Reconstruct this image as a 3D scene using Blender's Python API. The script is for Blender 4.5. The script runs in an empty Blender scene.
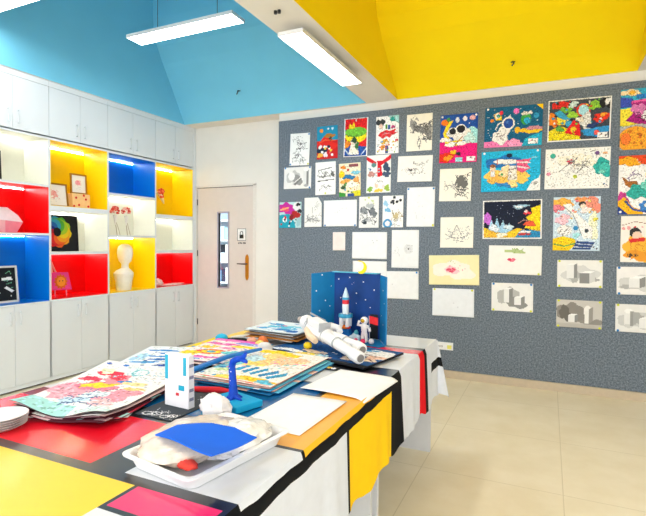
import bpy, math, random
from mathutils import Vector, Matrix, noise
C = bpy.context.scene
COL = C.collection
R = math.radians

# ------------------------------------------------------------------ materials
def lin(h):
    h = h.lstrip('#')
    o = []
    for i in (0, 2, 4):
        c = int(h[i:i+2], 16) / 255
        o.append(c/12.92 if c <= .04045 else ((c+.055)/1.055)**2.4)
    return tuple(o)

MATS = {}
def mat(name, hexcol, rough=.5, spec=.5, metal=0, var=.04, scale=30, bump=0, bscale=80, coat=0, trans=0, alpha=1,
        sub=0, detail=3, emit=0, sheen=0):
    if name in MATS: return MATS[name]
    m = bpy.data.materials.new(name); m.use_nodes = True
    n = m.node_tree; b = n.nodes['Principled BSDF']
    c = lin(hexcol)
    tc = n.nodes.new('ShaderNodeTexCoord')
    nz = n.nodes.new('ShaderNodeTexNoise'); nz.inputs['Scale'].default_value = scale; nz.inputs['Detail'].default_value = detail
    n.links.new(tc.outputs['Object'], nz.inputs['Vector'])
    rp = n.nodes.new('ShaderNodeValToRGB')
    rp.color_ramp.elements[0].position = .3; rp.color_ramp.elements[1].position = .7
    rp.color_ramp.elements[0].color = tuple(max(0, x*(1-var)) for x in c) + (1,)
    rp.color_ramp.elements[1].color = tuple(min(1, x*(1+var)) for x in c) + (1,)
    n.links.new(nz.outputs['Fac'], rp.inputs['Fac'])
    n.links.new(rp.outputs['Color'], b.inputs['Base Color'])
    b.inputs['Roughness'].default_value = rough
    b.inputs['Specular IOR Level'].default_value = spec
    b.inputs['Metallic'].default_value = metal
    b.inputs['Coat Weight'].default_value = coat
    b.inputs['Coat Roughness'].default_value = .12
    b.inputs['Transmission Weight'].default_value = trans
    b.inputs['Alpha'].default_value = alpha
    if sheen: b.inputs['Sheen Weight'].default_value = sheen
    if emit:
        n.links.new(rp.outputs['Color'], b.inputs['Emission Color']); b.inputs['Emission Strength'].default_value = emit
    if bump:
        n2 = n.nodes.new('ShaderNodeTexNoise'); n2.inputs['Scale'].default_value = bscale; n2.inputs['Detail'].default_value = 4
        n.links.new(tc.outputs['Object'], n2.inputs['Vector'])
        bp = n.nodes.new('ShaderNodeBump'); bp.inputs['Strength'].default_value = bump; bp.inputs['Distance'].default_value = .01
        n.links.new(n2.outputs['Fac'], bp.inputs['Height']); n.links.new(bp.outputs['Normal'], b.inputs['Normal'])
    MATS[name] = m
    return m

def paint(h):
    return mat('paint_'+h, h, rough=.75, spec=.3, var=.025, scale=18)

def felt_mat():
    m = bpy.data.materials.new('grey_felt'); m.use_nodes = True
    n = m.node_tree; b = n.nodes['Principled BSDF']
    tc = n.nodes.new('ShaderNodeTexCoord')
    a = n.nodes.new('ShaderNodeTexNoise'); a.inputs['Scale'].default_value = 70; a.inputs['Detail'].default_value = 5; a.inputs['Roughness'].default_value = .7
    n.links.new(tc.outputs['Object'], a.inputs['Vector'])
    r = n.nodes.new('ShaderNodeValToRGB')
    e = r.color_ramp.elements
    e[0].position = .3; e[0].color = lin(FELT[0]) + (1,)
    e[1].position = .7; e[1].color = lin(FELT[1]) + (1,)
    n.links.new(a.outputs['Fac'], r.inputs['Fac']); n.links.new(r.outputs['Color'], b.inputs['Base Color'])
    b.inputs['Roughness'].default_value = .95; b.inputs['Specular IOR Level'].default_value = .1
    bp = n.nodes.new('ShaderNodeBump'); bp.inputs['Strength'].default_value = .35; bp.inputs['Distance'].default_value = .01
    n.links.new(a.outputs['Fac'], bp.inputs['Height']); n.links.new(bp.outputs['Normal'], b.inputs['Normal'])
    return m
FELT = ('#454e57', '#8d99a6')

def floor_mat():
    m = bpy.data.materials.new('cream_floor_tile'); m.use_nodes = True
    n = m.node_tree; b = n.nodes['Principled BSDF']
    tc = n.nodes.new('ShaderNodeTexCoord')
    a = n.nodes.new('ShaderNodeTexNoise'); a.inputs['Scale'].default_value = 3; a.inputs['Detail'].default_value = 6; a.inputs['Roughness'].default_value = .6
    n.links.new(tc.outputs['Object'], a.inputs['Vector'])
    r = n.nodes.new('ShaderNodeValToRGB'); e = r.color_ramp.elements
    e[0].position = .35; e[0].color = lin('#eaddbb') + (1,)
    e[1].position = .68; e[1].color = lin('#f4e9cd') + (1,)
    n.links.new(a.outputs['Fac'], r.inputs['Fac'])
    mp = n.nodes.new('ShaderNodeMapping'); mp.inputs['Location'].default_value = (.70, .20, 0)
    n.links.new(tc.outputs['Object'], mp.inputs['Vector'])
    bk = n.nodes.new('ShaderNodeTexBrick'); bk.offset = 0; bk.inputs['Scale'].default_value = 1
    bk.inputs['Brick Width'].default_value = .8; bk.inputs['Row Height'].default_value = .8
    bk.inputs['Mortar Size'].default_value = .0028; bk.inputs['Mortar Smooth'].default_value = 0
    bk.inputs['Mortar'].default_value = lin('#dacda9') + (1,)
    n.links.new(mp.outputs['Vector'], bk.inputs['Vector'])
    n.links.new(r.outputs['Color'], bk.inputs['Color1']); n.links.new(r.outputs['Color'], bk.inputs['Color2'])
    n.links.new(bk.outputs['Color'], b.inputs['Base Color'])
    b.inputs['Roughness'].default_value = .32; b.inputs['Specular IOR Level'].default_value = .45
    return m

def emis(name, hexcol, strength):
    m = bpy.data.materials.new(name); m.use_nodes = True
    n = m.node_tree; n.nodes.clear()
    e = n.nodes.new('ShaderNodeEmission'); o = n.nodes.new('ShaderNodeOutputMaterial')
    e.inputs['Color'].default_value = lin(hexcol) + (1,); e.inputs['Strength'].default_value = strength
    n.links.new(e.outputs[0], o.inputs[0])
    return m

WALLW = mat('white_wall_paint', '#e9e6df', .8, .2, var=.015, scale=6)
CEILW = mat('white_ceiling_paint', '#e8e3d8', .85, .2, var=.015, scale=6)
CEILB = mat('blue_ceiling_paint', '#7ccdea', .8, .2, var=.02, scale=3)
CEILY = mat('yellow_ceiling_paint', '#ffe004', .8, .2, var=.02, scale=3)
CAB = mat('white_laminate', '#e3e7ea', .35, .4, var=.01, scale=5)
HANDLE = mat('brushed_grey_metal', '#d8dcdf', .45, .4)
NICHE = {'W': mat('cream_lining', '#ecebdd', .3, .4, var=.01), 'R': mat('red_lining', '#ee0208', .32, .4, var=.02),
         'B': mat('blue_lining', '#0079d0', .32, .4, var=.02), 'Y': mat('yellow_lining', '#ffd90c', .32, .4, var=.02)}
DOORM = mat('pinkish_beige_door', '#ddd3cb', .5, .3, var=.02, scale=12)
FRAMEM = mat('door_frame_white', '#e2ddd6', .5, .3)
DARK = mat('dark_gap', '#3a3634', .8)
BASEB = mat('tan_baseboard', '#c8b8a0', .5, .3)
FELTM = felt_mat()
FLOORM = floor_mat()
LAMPM = emis('lamp_diffuser', '#ffffff', 9.0)
LEDM = emis('led_light', '#ffffff', 17.0)
ALU = mat('lamp_white_metal', '#e6e6e6', .4, .5)
WIRE = mat('steel_wire', '#50585c', .4, .5, metal=.6)
BLACK = mat('black_plastic', '#15161a', .4)
PAPER = paint('f3f3f1')

# ------------------------------------------------------------------ mesh builder
class MB:
    def __init__(s): s.v = []; s.f = []; s.m = []; s.mats = []
    def mi(s, m):
        if m not in s.mats: s.mats.append(m)
        return s.mats.index(m)
    def add(s, vs, fs, m):
        k = len(s.v); s.v += [Vector(p) for p in vs]; i = s.mi(m)
        for f in fs: s.f.append([k+a for a in f]); s.m.append(i)
        return s
    def box(s, x0, y0, z0, x1, y1, z1, m):
        vs = [(x, y, z) for z in (z0, z1) for y in (y0, y1) for x in (x0, x1)]
        return s.add(vs, [(0,2,3,1), (4,5,7,6), (0,1,5,4), (2,6,7,3), (0,4,6,2), (1,3,7,5)], m)
    def prism(s, poly, d, m, o=(0,0,0), ux=(1,0,0), uy=(0,1,0)):
        ux = Vector(ux); uy = Vector(uy); w = ux.cross(uy).normalized(); o = Vector(o); n = len(poly)
        a = [o + ux*p[0] + uy*p[1] for p in poly]; b = [p + w*d for p in a]
        fs = [list(range(n))[::-1], list(range(n, 2*n))] + [(i, (i+1) % n, n+(i+1) % n, n+i) for i in range(n)]
        return s.add(a+b, fs, m)
    def tube(s, pts, rad, m, n=10, cap=True, flat=1):
        pts = [Vector(p) for p in pts]
        if not isinstance(rad, (list, tuple)): rad = [rad]*len(pts)
        vs = []; fs = []; up = None
        for i, p in enumerate(pts):
            t = (pts[min(i+1, len(pts)-1)] - pts[max(i-1, 0)]).normalized()
            if up is None: up = Vector((0,0,1)) if abs(t.z) < .9 else Vector((1,0,0))
            a = t.cross(up).normalized(); b = a.cross(t).normalized(); up = b
            for k in range(n):
                q = 2*math.pi*k/n
                vs.append(p + a*math.cos(q)*rad[i] + b*math.sin(q)*rad[i]*flat)
        for i in range(len(pts)-1):
            for k in range(n):
                fs.append((i*n+k, i*n+(k+1) % n, (i+1)*n+(k+1) % n, (i+1)*n+k))
        if cap: fs += [tuple(range(n))[::-1], tuple((len(pts)-1)*n+k for k in range(n))]
        return s.add(vs, fs, m)
    def lathe(s, prof, m, o=(0,0,0), n=20, sx=1, sy=1, cap=True):
        o = Vector(o); vs = []; fs = []
        for r, z in prof:
            for k in range(n):
                q = 2*math.pi*k/n; vs.append(o + Vector((r*sx*math.cos(q), r*sy*math.sin(q), z)))
        for i in range(len(prof)-1):
            for k in range(n): fs.append((i*n+k, i*n+(k+1) % n, (i+1)*n+(k+1) % n, (i+1)*n+k))
        if cap: fs += [tuple(range(n))[::-1], tuple((len(prof)-1)*n+k for k in range(n))]
        return s.add(vs, fs, m)
    def ball(s, c, r, m, seg=16, rings=10, fn=None, zmin=None):
        if not isinstance(r, (tuple, list)): r = (r, r, r)
        c = Vector(c); vs = []; fs = []
        def pt(d):
            d = Vector(d); k = fn(d) if fn else 1
            p = c + Vector((d.x*r[0], d.y*r[1], d.z*r[2]))*k
            if zmin is not None and p.z < zmin: p.z = zmin
            return p
        vs.append(pt((0,0,-1)))
        for i in range(1, rings):
            a = -math.pi/2 + math.pi*i/rings
            for k in range(seg):
                q = 2*math.pi*k/seg; vs.append(pt((math.cos(a)*math.cos(q), math.cos(a)*math.sin(q), math.sin(a))))
        vs.append(pt((0,0,1))); L = len(vs)-1
        for k in range(seg):
            fs.append((0, 1+(k+1) % seg, 1+k))
            fs.append((L, 1+(rings-2)*seg+k, 1+(rings-2)*seg+(k+1) % seg))
        for i in range(rings-2):
            for k in range(seg):
                a = 1+i*seg; fs.append((a+k, a+(k+1) % seg, a+seg+(k+1) % seg, a+seg+k))
        return s.add(vs, fs, m)
    def build(s, name, parent=None, o=(0,0,0), smooth=False, bevel=0, rot=None, kind=None, local=False):
        """o: where the origin goes (world); with a parent the vertices are taken in world space of the unrotated parent,
        unless local=True, in which case they are already in the parent's space"""
        me = bpy.data.meshes.new(name)
        off = Vector(o)
        if parent is not None and not local:
            off = Vector((0,0,0)); q = parent
            while q is not None: off += Vector(q.location); q = q.parent
        if local: off = Vector((0,0,0))
        me.from_pydata([tuple(v-off) for v in s.v], [], s.f)
        for m in s.mats: me.materials.append(m)
        me.polygons.foreach_set('material_index', s.m)
        if smooth:
            me.polygons.foreach_set('use_smooth', [True]*len(s.f))
            me.set_sharp_from_angle(angle=R(42))
        me.update()
        ob = bpy.data.objects.new(name, me); COL.objects.link(ob)
        if parent is not None: ob.parent = parent
        else: ob.location = o
        if rot: ob.rotation_euler = rot
        if bevel:
            b = ob.modifiers.new('bevel', 'BEVEL'); b.width = bevel; b.segments = 2; b.limit_method = 'ANGLE'
        if kind: ob['kind'] = kind
        return ob

def tag(o, label, cat, group=None):
    o['label'] = label; o['category'] = cat
    if group: o['group'] = group
    return o
def thing(name, label, cat, loc, rz=0, group=None):
    o = bpy.data.objects.new(name, None); COL.objects.link(o)
    o.empty_display_size = .05
    o.location = loc; o.rotation_euler = (0, 0, rz)
    return tag(o, label, cat, group)
def struct(mb, name, parent=None, **k):
    o = mb.build(name, parent=parent, **k)
    if parent is None: o['kind'] = 'structure'
    return o

# ------------------------------------------------------------------ drawing rasteriser for painted sheets
def raster(nu, nv, base, shapes, w, h, detail=0, outline=True):
    g = [[base]*nu for _ in range(nv)]
    asp = w/h
    def fill(x0, y0, x1, y1, test, col):
        i0 = max(0, int(x0*nu)-1); i1 = min(nu-1, int(x1*nu)+1); j0 = max(0, int(y0*nv)-1); j1 = min(nv-1, int(y1*nv)+1)
        for j in range(j0, j1+1):
            y = (j+.5)/nv; row = g[j]
            for i in range(i0, i1+1):
                if test((i+.5)/nu, y): row[i] = col
    def seg(ax, ay, bx, by, wd, col):
        r = wd/2; dx = (bx-ax)*asp; dy = by-ay; L = dx*dx+dy*dy + 1e-12
        def t(x, y):
            px = (x-ax)*asp; py = y-ay; q = max(0, min(1, (px*dx+py*dy)/L))
            return (px-q*dx)**2 + (py-q*dy)**2 <= r*r
        fill(min(ax, bx)-r, min(ay, by)-r, max(ax, bx)+r, max(ay, by)+r, t, col)
    for s in shapes:
        k = s[0]
        if k == 'e':
            _, cx, cy, rx, ry, col = s
            fill(cx-rx, cy-ry, cx+rx, cy+ry, lambda x, y: ((x-cx)/rx)**2 + ((y-cy)/ry)**2 <= 1, col)
        elif k == 'o':      # ring
            _, cx, cy, rx, ry, q, col = s
            fill(cx-rx, cy-ry, cx+rx, cy+ry, lambda x, y: q <= math.sqrt(((x-cx)/rx)**2 + ((y-cy)/ry)**2) <= 1, col)
        elif k == 'r':
            _, x0, y0, x1, y1, col = s
            fill(x0, y0, x1, y1, lambda x, y: x0 <= x <= x1 and y0 <= y <= y1, col)
        elif k == 'p':
            _, P, col = s; n = len(P)
            def inside(x, y):
                c = False; j = n-1
                for i in range(n):
                    if (P[i][1] > y) != (P[j][1] > y) and x < (P[j][0]-P[i][0])*(y-P[i][1])/(P[j][1]-P[i][1]) + P[i][0]: c = not c
                    j = i
                return c
            fill(min(p[0] for p in P), min(p[1] for p in P), max(p[0] for p in P), max(p[1] for p in P), inside, col)
        elif k == 'l':
            _, P, wd, col = s
            for a, b in zip(P, P[1:]): seg(a[0], a[1], b[0], b[1], wd, col)
        elif k == 's':      # pencil strokes
            _, x0, y0, x1, y1, n, L, wd, col, sd = s; wd *= .75; L *= .65; n = int(n*1.7)
            if int(col[:2], 16) < 0x90 and abs(int(col[:2], 16)-int(col[4:], 16)) < 12: col = '%02x%02x%02x' % ((min(255, int(int(col[:2], 16)*.75+60)),)*3)
            rg = random.Random(sd)
            for _i in range(n):
                x = rg.uniform(x0, x1); y = rg.uniform(y0, y1); a = rg.uniform(0, 6.28)
                for _k in range(3):
                    bx = x + math.cos(a)*L/asp; by = y + math.sin(a)*L
                    seg(x, y, bx, by, wd, col); x, y = bx, by; a += rg.uniform(-1, 1)
        elif k == 'd':      # dots
            _, x0, y0, x1, y1, n, r, col, sd = s
            rg = random.Random(sd)
            for _i in range(n):
                cx = rg.uniform(x0, x1); cy = rg.uniform(y0, y1); q = r*rg.uniform(.6, 1.3)
                c = rg.choice(col) if isinstance(col, (list, tuple)) else col
                fill(cx-q, cy-q, cx+q, cy+q, lambda x, y: ((x-cx)*asp)**2 + (y-cy)**2 <= q*q, c)
        elif k == 'b':      # blob with wobbly outline
            _, cx, cy, rx, ry, col, sd = s
            rg = random.Random(sd); ph = [rg.uniform(0, 6.28) for _ in range(3)]
            def t(x, y):
                u = (x-cx)/rx; v = (y-cy)/ry; a = math.atan2(v, u)
                q = 1 + .18*math.sin(2*a+ph[0]) + .14*math.sin(3*a+ph[1]) + .1*math.sin(6*a+ph[2])
                return u*u + v*v <= q*q*.75
            fill(cx-rx*1.3, cy-ry*1.3, cx+rx*1.3, cy+ry*1.3, t, col)
    if detail:
        rg = random.Random(detail); src = [r[:] for r in g]
        def mul(c, k): return ''.join('%02x' % max(0, min(255, int(int(c[q:q+2], 16)*k/12+.5)*12)) for q in (0, 2, 4))
        lines = set(x[-2] for x in shapes if x[0] == 's')
        for j in range(nv):
            for i in range(nu):
                c = src[j][i]
                if (i+1 < nu and src[j][i+1] != c) or (j+1 < nv and src[j+1][i] != c):
                    if outline and c != base and rg.random() < .36: g[j][i] = mul(c, .58)
                elif min(i, j, nu-1-i, nv-1-j) > 1:
                    q = noise.noise(Vector((i*.45+detail*7, j*.45, 3.1)))
                    if q > .28: g[j][i] = mul(c, 1.18)
                    elif q < -.30: g[j][i] = mul(c, .80)
    return g

def sheet_mesh(name, w, h, base, shapes, nu=48, nv=48, hf=None, thick=.0012, cutfn=None, back=None, detail=0):
    """a sheet of paper in its own XY plane, centred, painted face by face; hf(u,v) lifts it"""
    g = raster(nu, nv, base, shapes, w, h, abs(detail), detail > 0)
    vs = []
    for j in range(nv+1):
        for i in range(nu+1):
            u = i/nu; v = j/nv
            vs.append(((u-.5)*w, (.5-v)*h, hf(u, v) if hf else 0))
    cols = []; fm = []; fs = []
    for j in range(nv):
        for i in range(nu):
            if cutfn and cutfn((i+.5)/nu, (j+.5)/nv): continue
            a = j*(nu+1)+i
            fs.append((a, a+nu+1, a+nu+2, a+1))
            c = g[j][i]
            if c not in cols: cols.append(c)
            fm.append(cols.index(c))
    me = bpy.data.meshes.new(name)
    me.from_pydata(vs, [], fs)
    for c in cols: me.materials.append(paint(c))
    nb = len(cols)
    if back: me.materials.append(paint(back))
    me.polygons.foreach_set('material_index', fm)
    me.polygons.foreach_set('use_smooth', [True]*len(fs))
    me.update()
    ob = bpy.data.objects.new(name, me); COL.objects.link(ob)
    sm = ob.modifiers.new('thickness', 'SOLIDIFY'); sm.thickness = thick; sm.offset = -1
    if back: sm.material_offset = nb; sm.material_offset_rim = nb
    return ob

# ------------------------------------------------------------------ camera (phone held at 1.4 m, level to a degree)
F = 486.0
d1 = Vector((549-323, 258-245, -F)).normalized()
d2 = -Vector((-725-323, 258-235, -F)); d2 = d2.normalized(); d2 = (d2 - d1*d1.dot(d2)).normalized()
d3 = d2.cross(d1)
M = Matrix((d2, d1, d3)).to_4x4(); M.translation = (0, 0, 1.4)
cam = bpy.data.cameras.new('camera'); cam.sensor_width = 36; cam.lens = F/646*36; cam.clip_start = .05
co = bpy.data.objects.new('camera', cam); COL.objects.link(co); co.matrix_world = M; C.camera = co

# ------------------------------------------------------------------ the room
H = 2.96          # underside of the white ceiling
WB = 5.37         # plaster wall behind door
FB = 5.146        # face of the felt board
CX = -4.44        # face of the cabinets
XR, YN = 3.3, -2.2

struct(MB().box(-5.0, YN, -.1, XR, 8.0, 0, FLOORM), 'floor')
w = MB()
w.box(-5.0, WB, 0, -4.43, WB+.15, H, WALLW); w.box(-3.50, WB, 0, XR, WB+.15, H, WALLW); w.box(-4.43, WB, 2.15, -3.50, WB+.15, H, WALLW)
struct(w, 'wall_back')
w = MB(); w.box(-3.0, FB+.02, 0, XR, WB, H, WALLW)
struct(w, 'wall_back_panel')
struct(MB().box(-5.0, YN, 0, -4.86, WB, H, WALLW), 'wall_left')
struct(MB().box(-2.995, FB-.014, 0, XR, FB+.018, .078, BASEB), 'baseboard_back', bevel=.003)
struct(MB().box(-3.50, WB-.012, 0, -3.0, WB-.001, .078, BASEB), 'baseboard_door')

struct(MB().box(XR, YN, 0, XR+.12, WB, H, WALLW), 'wall_right')
# ceiling with two vaulted wells: blue on the left, yellow on the right
c = MB()
BX0, BX1, BY0, BY1 = -4.43, -1.87, .2, 5.13
YX0, YX1, YY1 = -1.52, .687, 5.15
TZ = 4.6
for x0, x1, y0, y1 in [(-5, XR, YN, BY0), (BX1, YX0, BY0, WB), (YX1, XR, BY0, WB), (-5, BX0, BY0, WB), (BX0, BX1, BY1, WB), (YX0, YX1, YY1, WB)]:
    c.box(x0, y0, H, x1, y1, H+.08, CEILW)
def well(x0, x1, y0, y1, m, prof):
    t = .06
    # back slope, curving up into a vertical shaft
    pts = [(y1 + dy, z) for dy, z in prof]
    n = len(pts)
    vs = [(x0-t, y, z) for y, z in pts] + [(x1+t, y, z) for y, z in pts] + [(x0-t, y+t, z) for y, z in pts] + [(x1+t, y+t, z) for y, z in pts]
    fs = []
    for i in range(n-1):
        fs.append((i, i+1, n+i+1, n+i)); fs.append((2*n+i, 3*n+i, 3*n+i+1, 2*n+i+1))
    c.add(vs, fs, m)
    c.box(x0-t, y0, H+.001, x0+.003, y1, TZ, m); c.box(x1-.003, y0, H+.001, x1+t, y1, TZ, m)
    c.box(x0, y0-t, H+.001, x1, y0+.003, TZ, m); c.box(x0-t, y0-t, TZ, x1+t, y1, TZ+t, m)
prof_b = [(0, H), (-.12, 3.16), (-.26, 3.40), (-.40, 3.62), (-.50, 3.80), (-.555, 3.95), (-.57, 4.1), (-.57, TZ)]
prof_y = [(0, H), (-.16, 3.10), (-.36, 3.25), (-.56, 3.40), (-.70, 3.54), (-.78, 3.70), (-.80, 3.85), (-.80, TZ)]
well(BX0, BX1, BY0, BY1, CEILB, prof_b)
well(YX0, YX1, BY0, YY1, CEILY, prof_y)
ce = struct(c, 'ceiling')

# corridor seen through the slit in the door
struct(MB().box(-8.0, 7.4, 0, -2.5, 7.5, 3.0, WALLW), 'wall_corridor')

# door
D0, D1, DZ = -4.42, -3.507, 2.14
d = MB()
sx0, sx1, sz0, sz1 = -4.065, -3.907, .80, 1.795
for a in [(D0, 0.005, sx0, DZ), (sx1, .005, D1, DZ), (sx0, .005, sx1, sz0), (sx0, sz1, sx1, DZ)]:
    d.box(a[0], WB+.012, a[1], a[2], WB+.052, a[3], DOORM)
door = struct(d, 'door_1', o=(D0, WB+.012, 0))
fr = MB(); t = .018
for a in [(sx0-t, sz0-t, sx0, sz1+t), (sx1, sz0-t, sx1+t, sz1+t), (sx0, sz0-t, sx1, sz0), (sx0, sz1, sx1, sz1+t)]:
    fr.box(a[0], WB+.002, a[1], a[2], WB+.062, a[3], mat('lilac_grey_trim', '#a9a4b4', .35))
fr.build('viewing_slit_frame', door, bevel=.002)
g = MB().box(sx0, WB+.03, sz0, sx1, WB+.034, sz1, mat('clear_glass', '#f4fbff', .02, .5, trans=1, var=0))
g.build('glass_pane', door)
BRASS = mat('brass', '#c98a2c', .3, .5, metal=.7)
hp = MB().prism([(-.02, -.15), (0, -.175), (.02, -.15), (.026, -.12), (.026, .12), (.02, .15), (0, .175), (-.02, .15), (-.026, .12), (-.026, -.12)],
                .012, BRASS, o=(-3.600, WB+.012, 1.075), ux=(1,0,0), uy=(0,0,1))
hp.build('handle_plate', door, bevel=.003)
lv = MB().tube([(-3.600, WB+.012, 1.12), (-3.600, WB-.04, 1.12), (-3.63, WB-.05, 1.12), (-3.72, WB-.05, 1.122)], [.011, .011, .010, .007], mat('dark_bronze', '#5d4a40', .35, metal=.6), n=8)
lv.build('lever', door, smooth=True)
hg = MB()
for z in (.3, 1.25, 1.95): hg.tube([(D0+.006, WB+.004, z-.04), (D0+.006, WB+.004, z+.04)], .006, BLACK, n=8)
hg.build('hinge', door)
f = MB()
f.box(D0-.022, WB-.006, 0, D0-.004, WB+.06, DZ+.02, FRAMEM); f.box(D1+.004, WB-.006, 0, D1+.05, WB+.06, DZ+.02, FRAMEM)
f.box(D0-.022, WB-.006, DZ+.006, D1+.05, WB+.06, DZ+.035, FRAMEM)
f.box(D0-.004, WB+.008, DZ, D1+.004, WB+.05, DZ+.006, DARK); f.box(D1, WB+.03, 0, D1+.004, WB+.05, DZ, DARK)
struct(f, 'trim_1')
s = MB(); s.box(-3.752, WB+.004, 1.425, -3.617, WB+.012, 1.585, mat('sign_white', '#f0f0ee', .4))
for a in [(-3.752, 1.425, -3.617, 1.43), (-3.752, 1.58, -3.617, 1.585), (-3.752, 1.425, -3.747, 1.585), (-3.622, 1.425, -3.617, 1.585)]:
    s.box(a[0], WB+.0025, a[1], a[2], WB+.004, a[3], BLACK)
sg = tag(s.build('door_sign', o=(-3.684, WB+.008, 1.425)), 'small square white sign with a black padlock symbol on beige door', 'sign')
lk = MB(); lk.box(-3.715, WB+.001, 1.455, -3.655, WB+.004, 1.505, BLACK)
lk.tube([(-3.705, WB+.002, 1.50), (-3.705, WB+.002, 1.53), (-3.697, WB+.002, 1.545), (-3.685, WB+.002, 1.55), (-3.673, WB+.002, 1.545), (-3.665, WB+.002, 1.53), (-3.665, WB+.002, 1.50)], .004, BLACK, n=6)
lk.build('padlock_symbol', sg)
cap = MB()
for i, x in enumerate((-3.745, -3.72, -3.695, -3.66, -3.64)): cap.box(x, WB+.009, 1.385, x+.015, WB+.0119, 1.385+(.02 if i % 2 else .015), BLACK)
cap.build('sign_caption', sg)

# tall shelf in the corridor behind the slit
sh = thing('corridor_shelf', 'blue and white shelf of boxes seen through the door slit', 'shelf', (-5.05, 6.8, 0))
m = MB(); m.box(-5.6, 6.62, 0, -5.57, 7.0, 2.0, PAPER); m.box(-4.6, 6.62, 0, -4.57, 7.0, 2.0, PAPER); m.box(-5.57, 6.98, 0, -4.6, 7.0, 2.0, paint('9fb4c8'))
for z in (.35, .72, 1.06, 1.42, 1.75): m.box(-5.57, 6.62, z, -4.6, 6.98, z+.025, PAPER)
m.build('shelf_frame', sh)
rg = random.Random(4)
cc = ['7fb2e0', 'd8ecf6', 'e04a8c', 'a8d0ee', '2a3550', 'f2f2f2', '5f90cc', 'c8e4f0']
for z in (.375, .745, 1.085, 1.445):
    x = -5.55
    while x < -4.72:
        ww = rg.uniform(.06, .13); hh = rg.uniform(.14, .29)
        MB().box(x, 6.66, z, x+ww, 6.9, z+hh, paint(rg.choice(cc))).build('file_box', sh)
        x += ww + .012

# felt pinboard
pb = MB().box(-2.995, FB, .08, XR, FB+.019, 2.868, FELTM)
tag(pb.build('pinboard', o=(-2.995, FB, .08)), 'huge dark grey felt pinboard covering the wall right of the door', 'pinboard')
# wall socket
so = thing('wall_socket', 'small white wall plate with a yellow sticker low on grey felt', 'socket', (-.968, FB-.001, .335))
MB().box(-1.05, FB-.012, .292, -.885, FB-.001, .372, mat('socket_white', '#f2f2f2', .35)).build('plate', so, bevel=.003)
MB().box(-.945, FB-.0135, .305, -.90, FB-.012, .345, paint('e8e070')).build('sticker', so)
m = MB()
for x in (-1.035, -1.01): m.box(x, FB-.0125, .318, x+.004, FB-.0119, .338, BLACK); m.box(x+.012, FB-.0125, .318, x+.016, FB-.0119, .338, BLACK)
m.build('slots', so)

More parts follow.
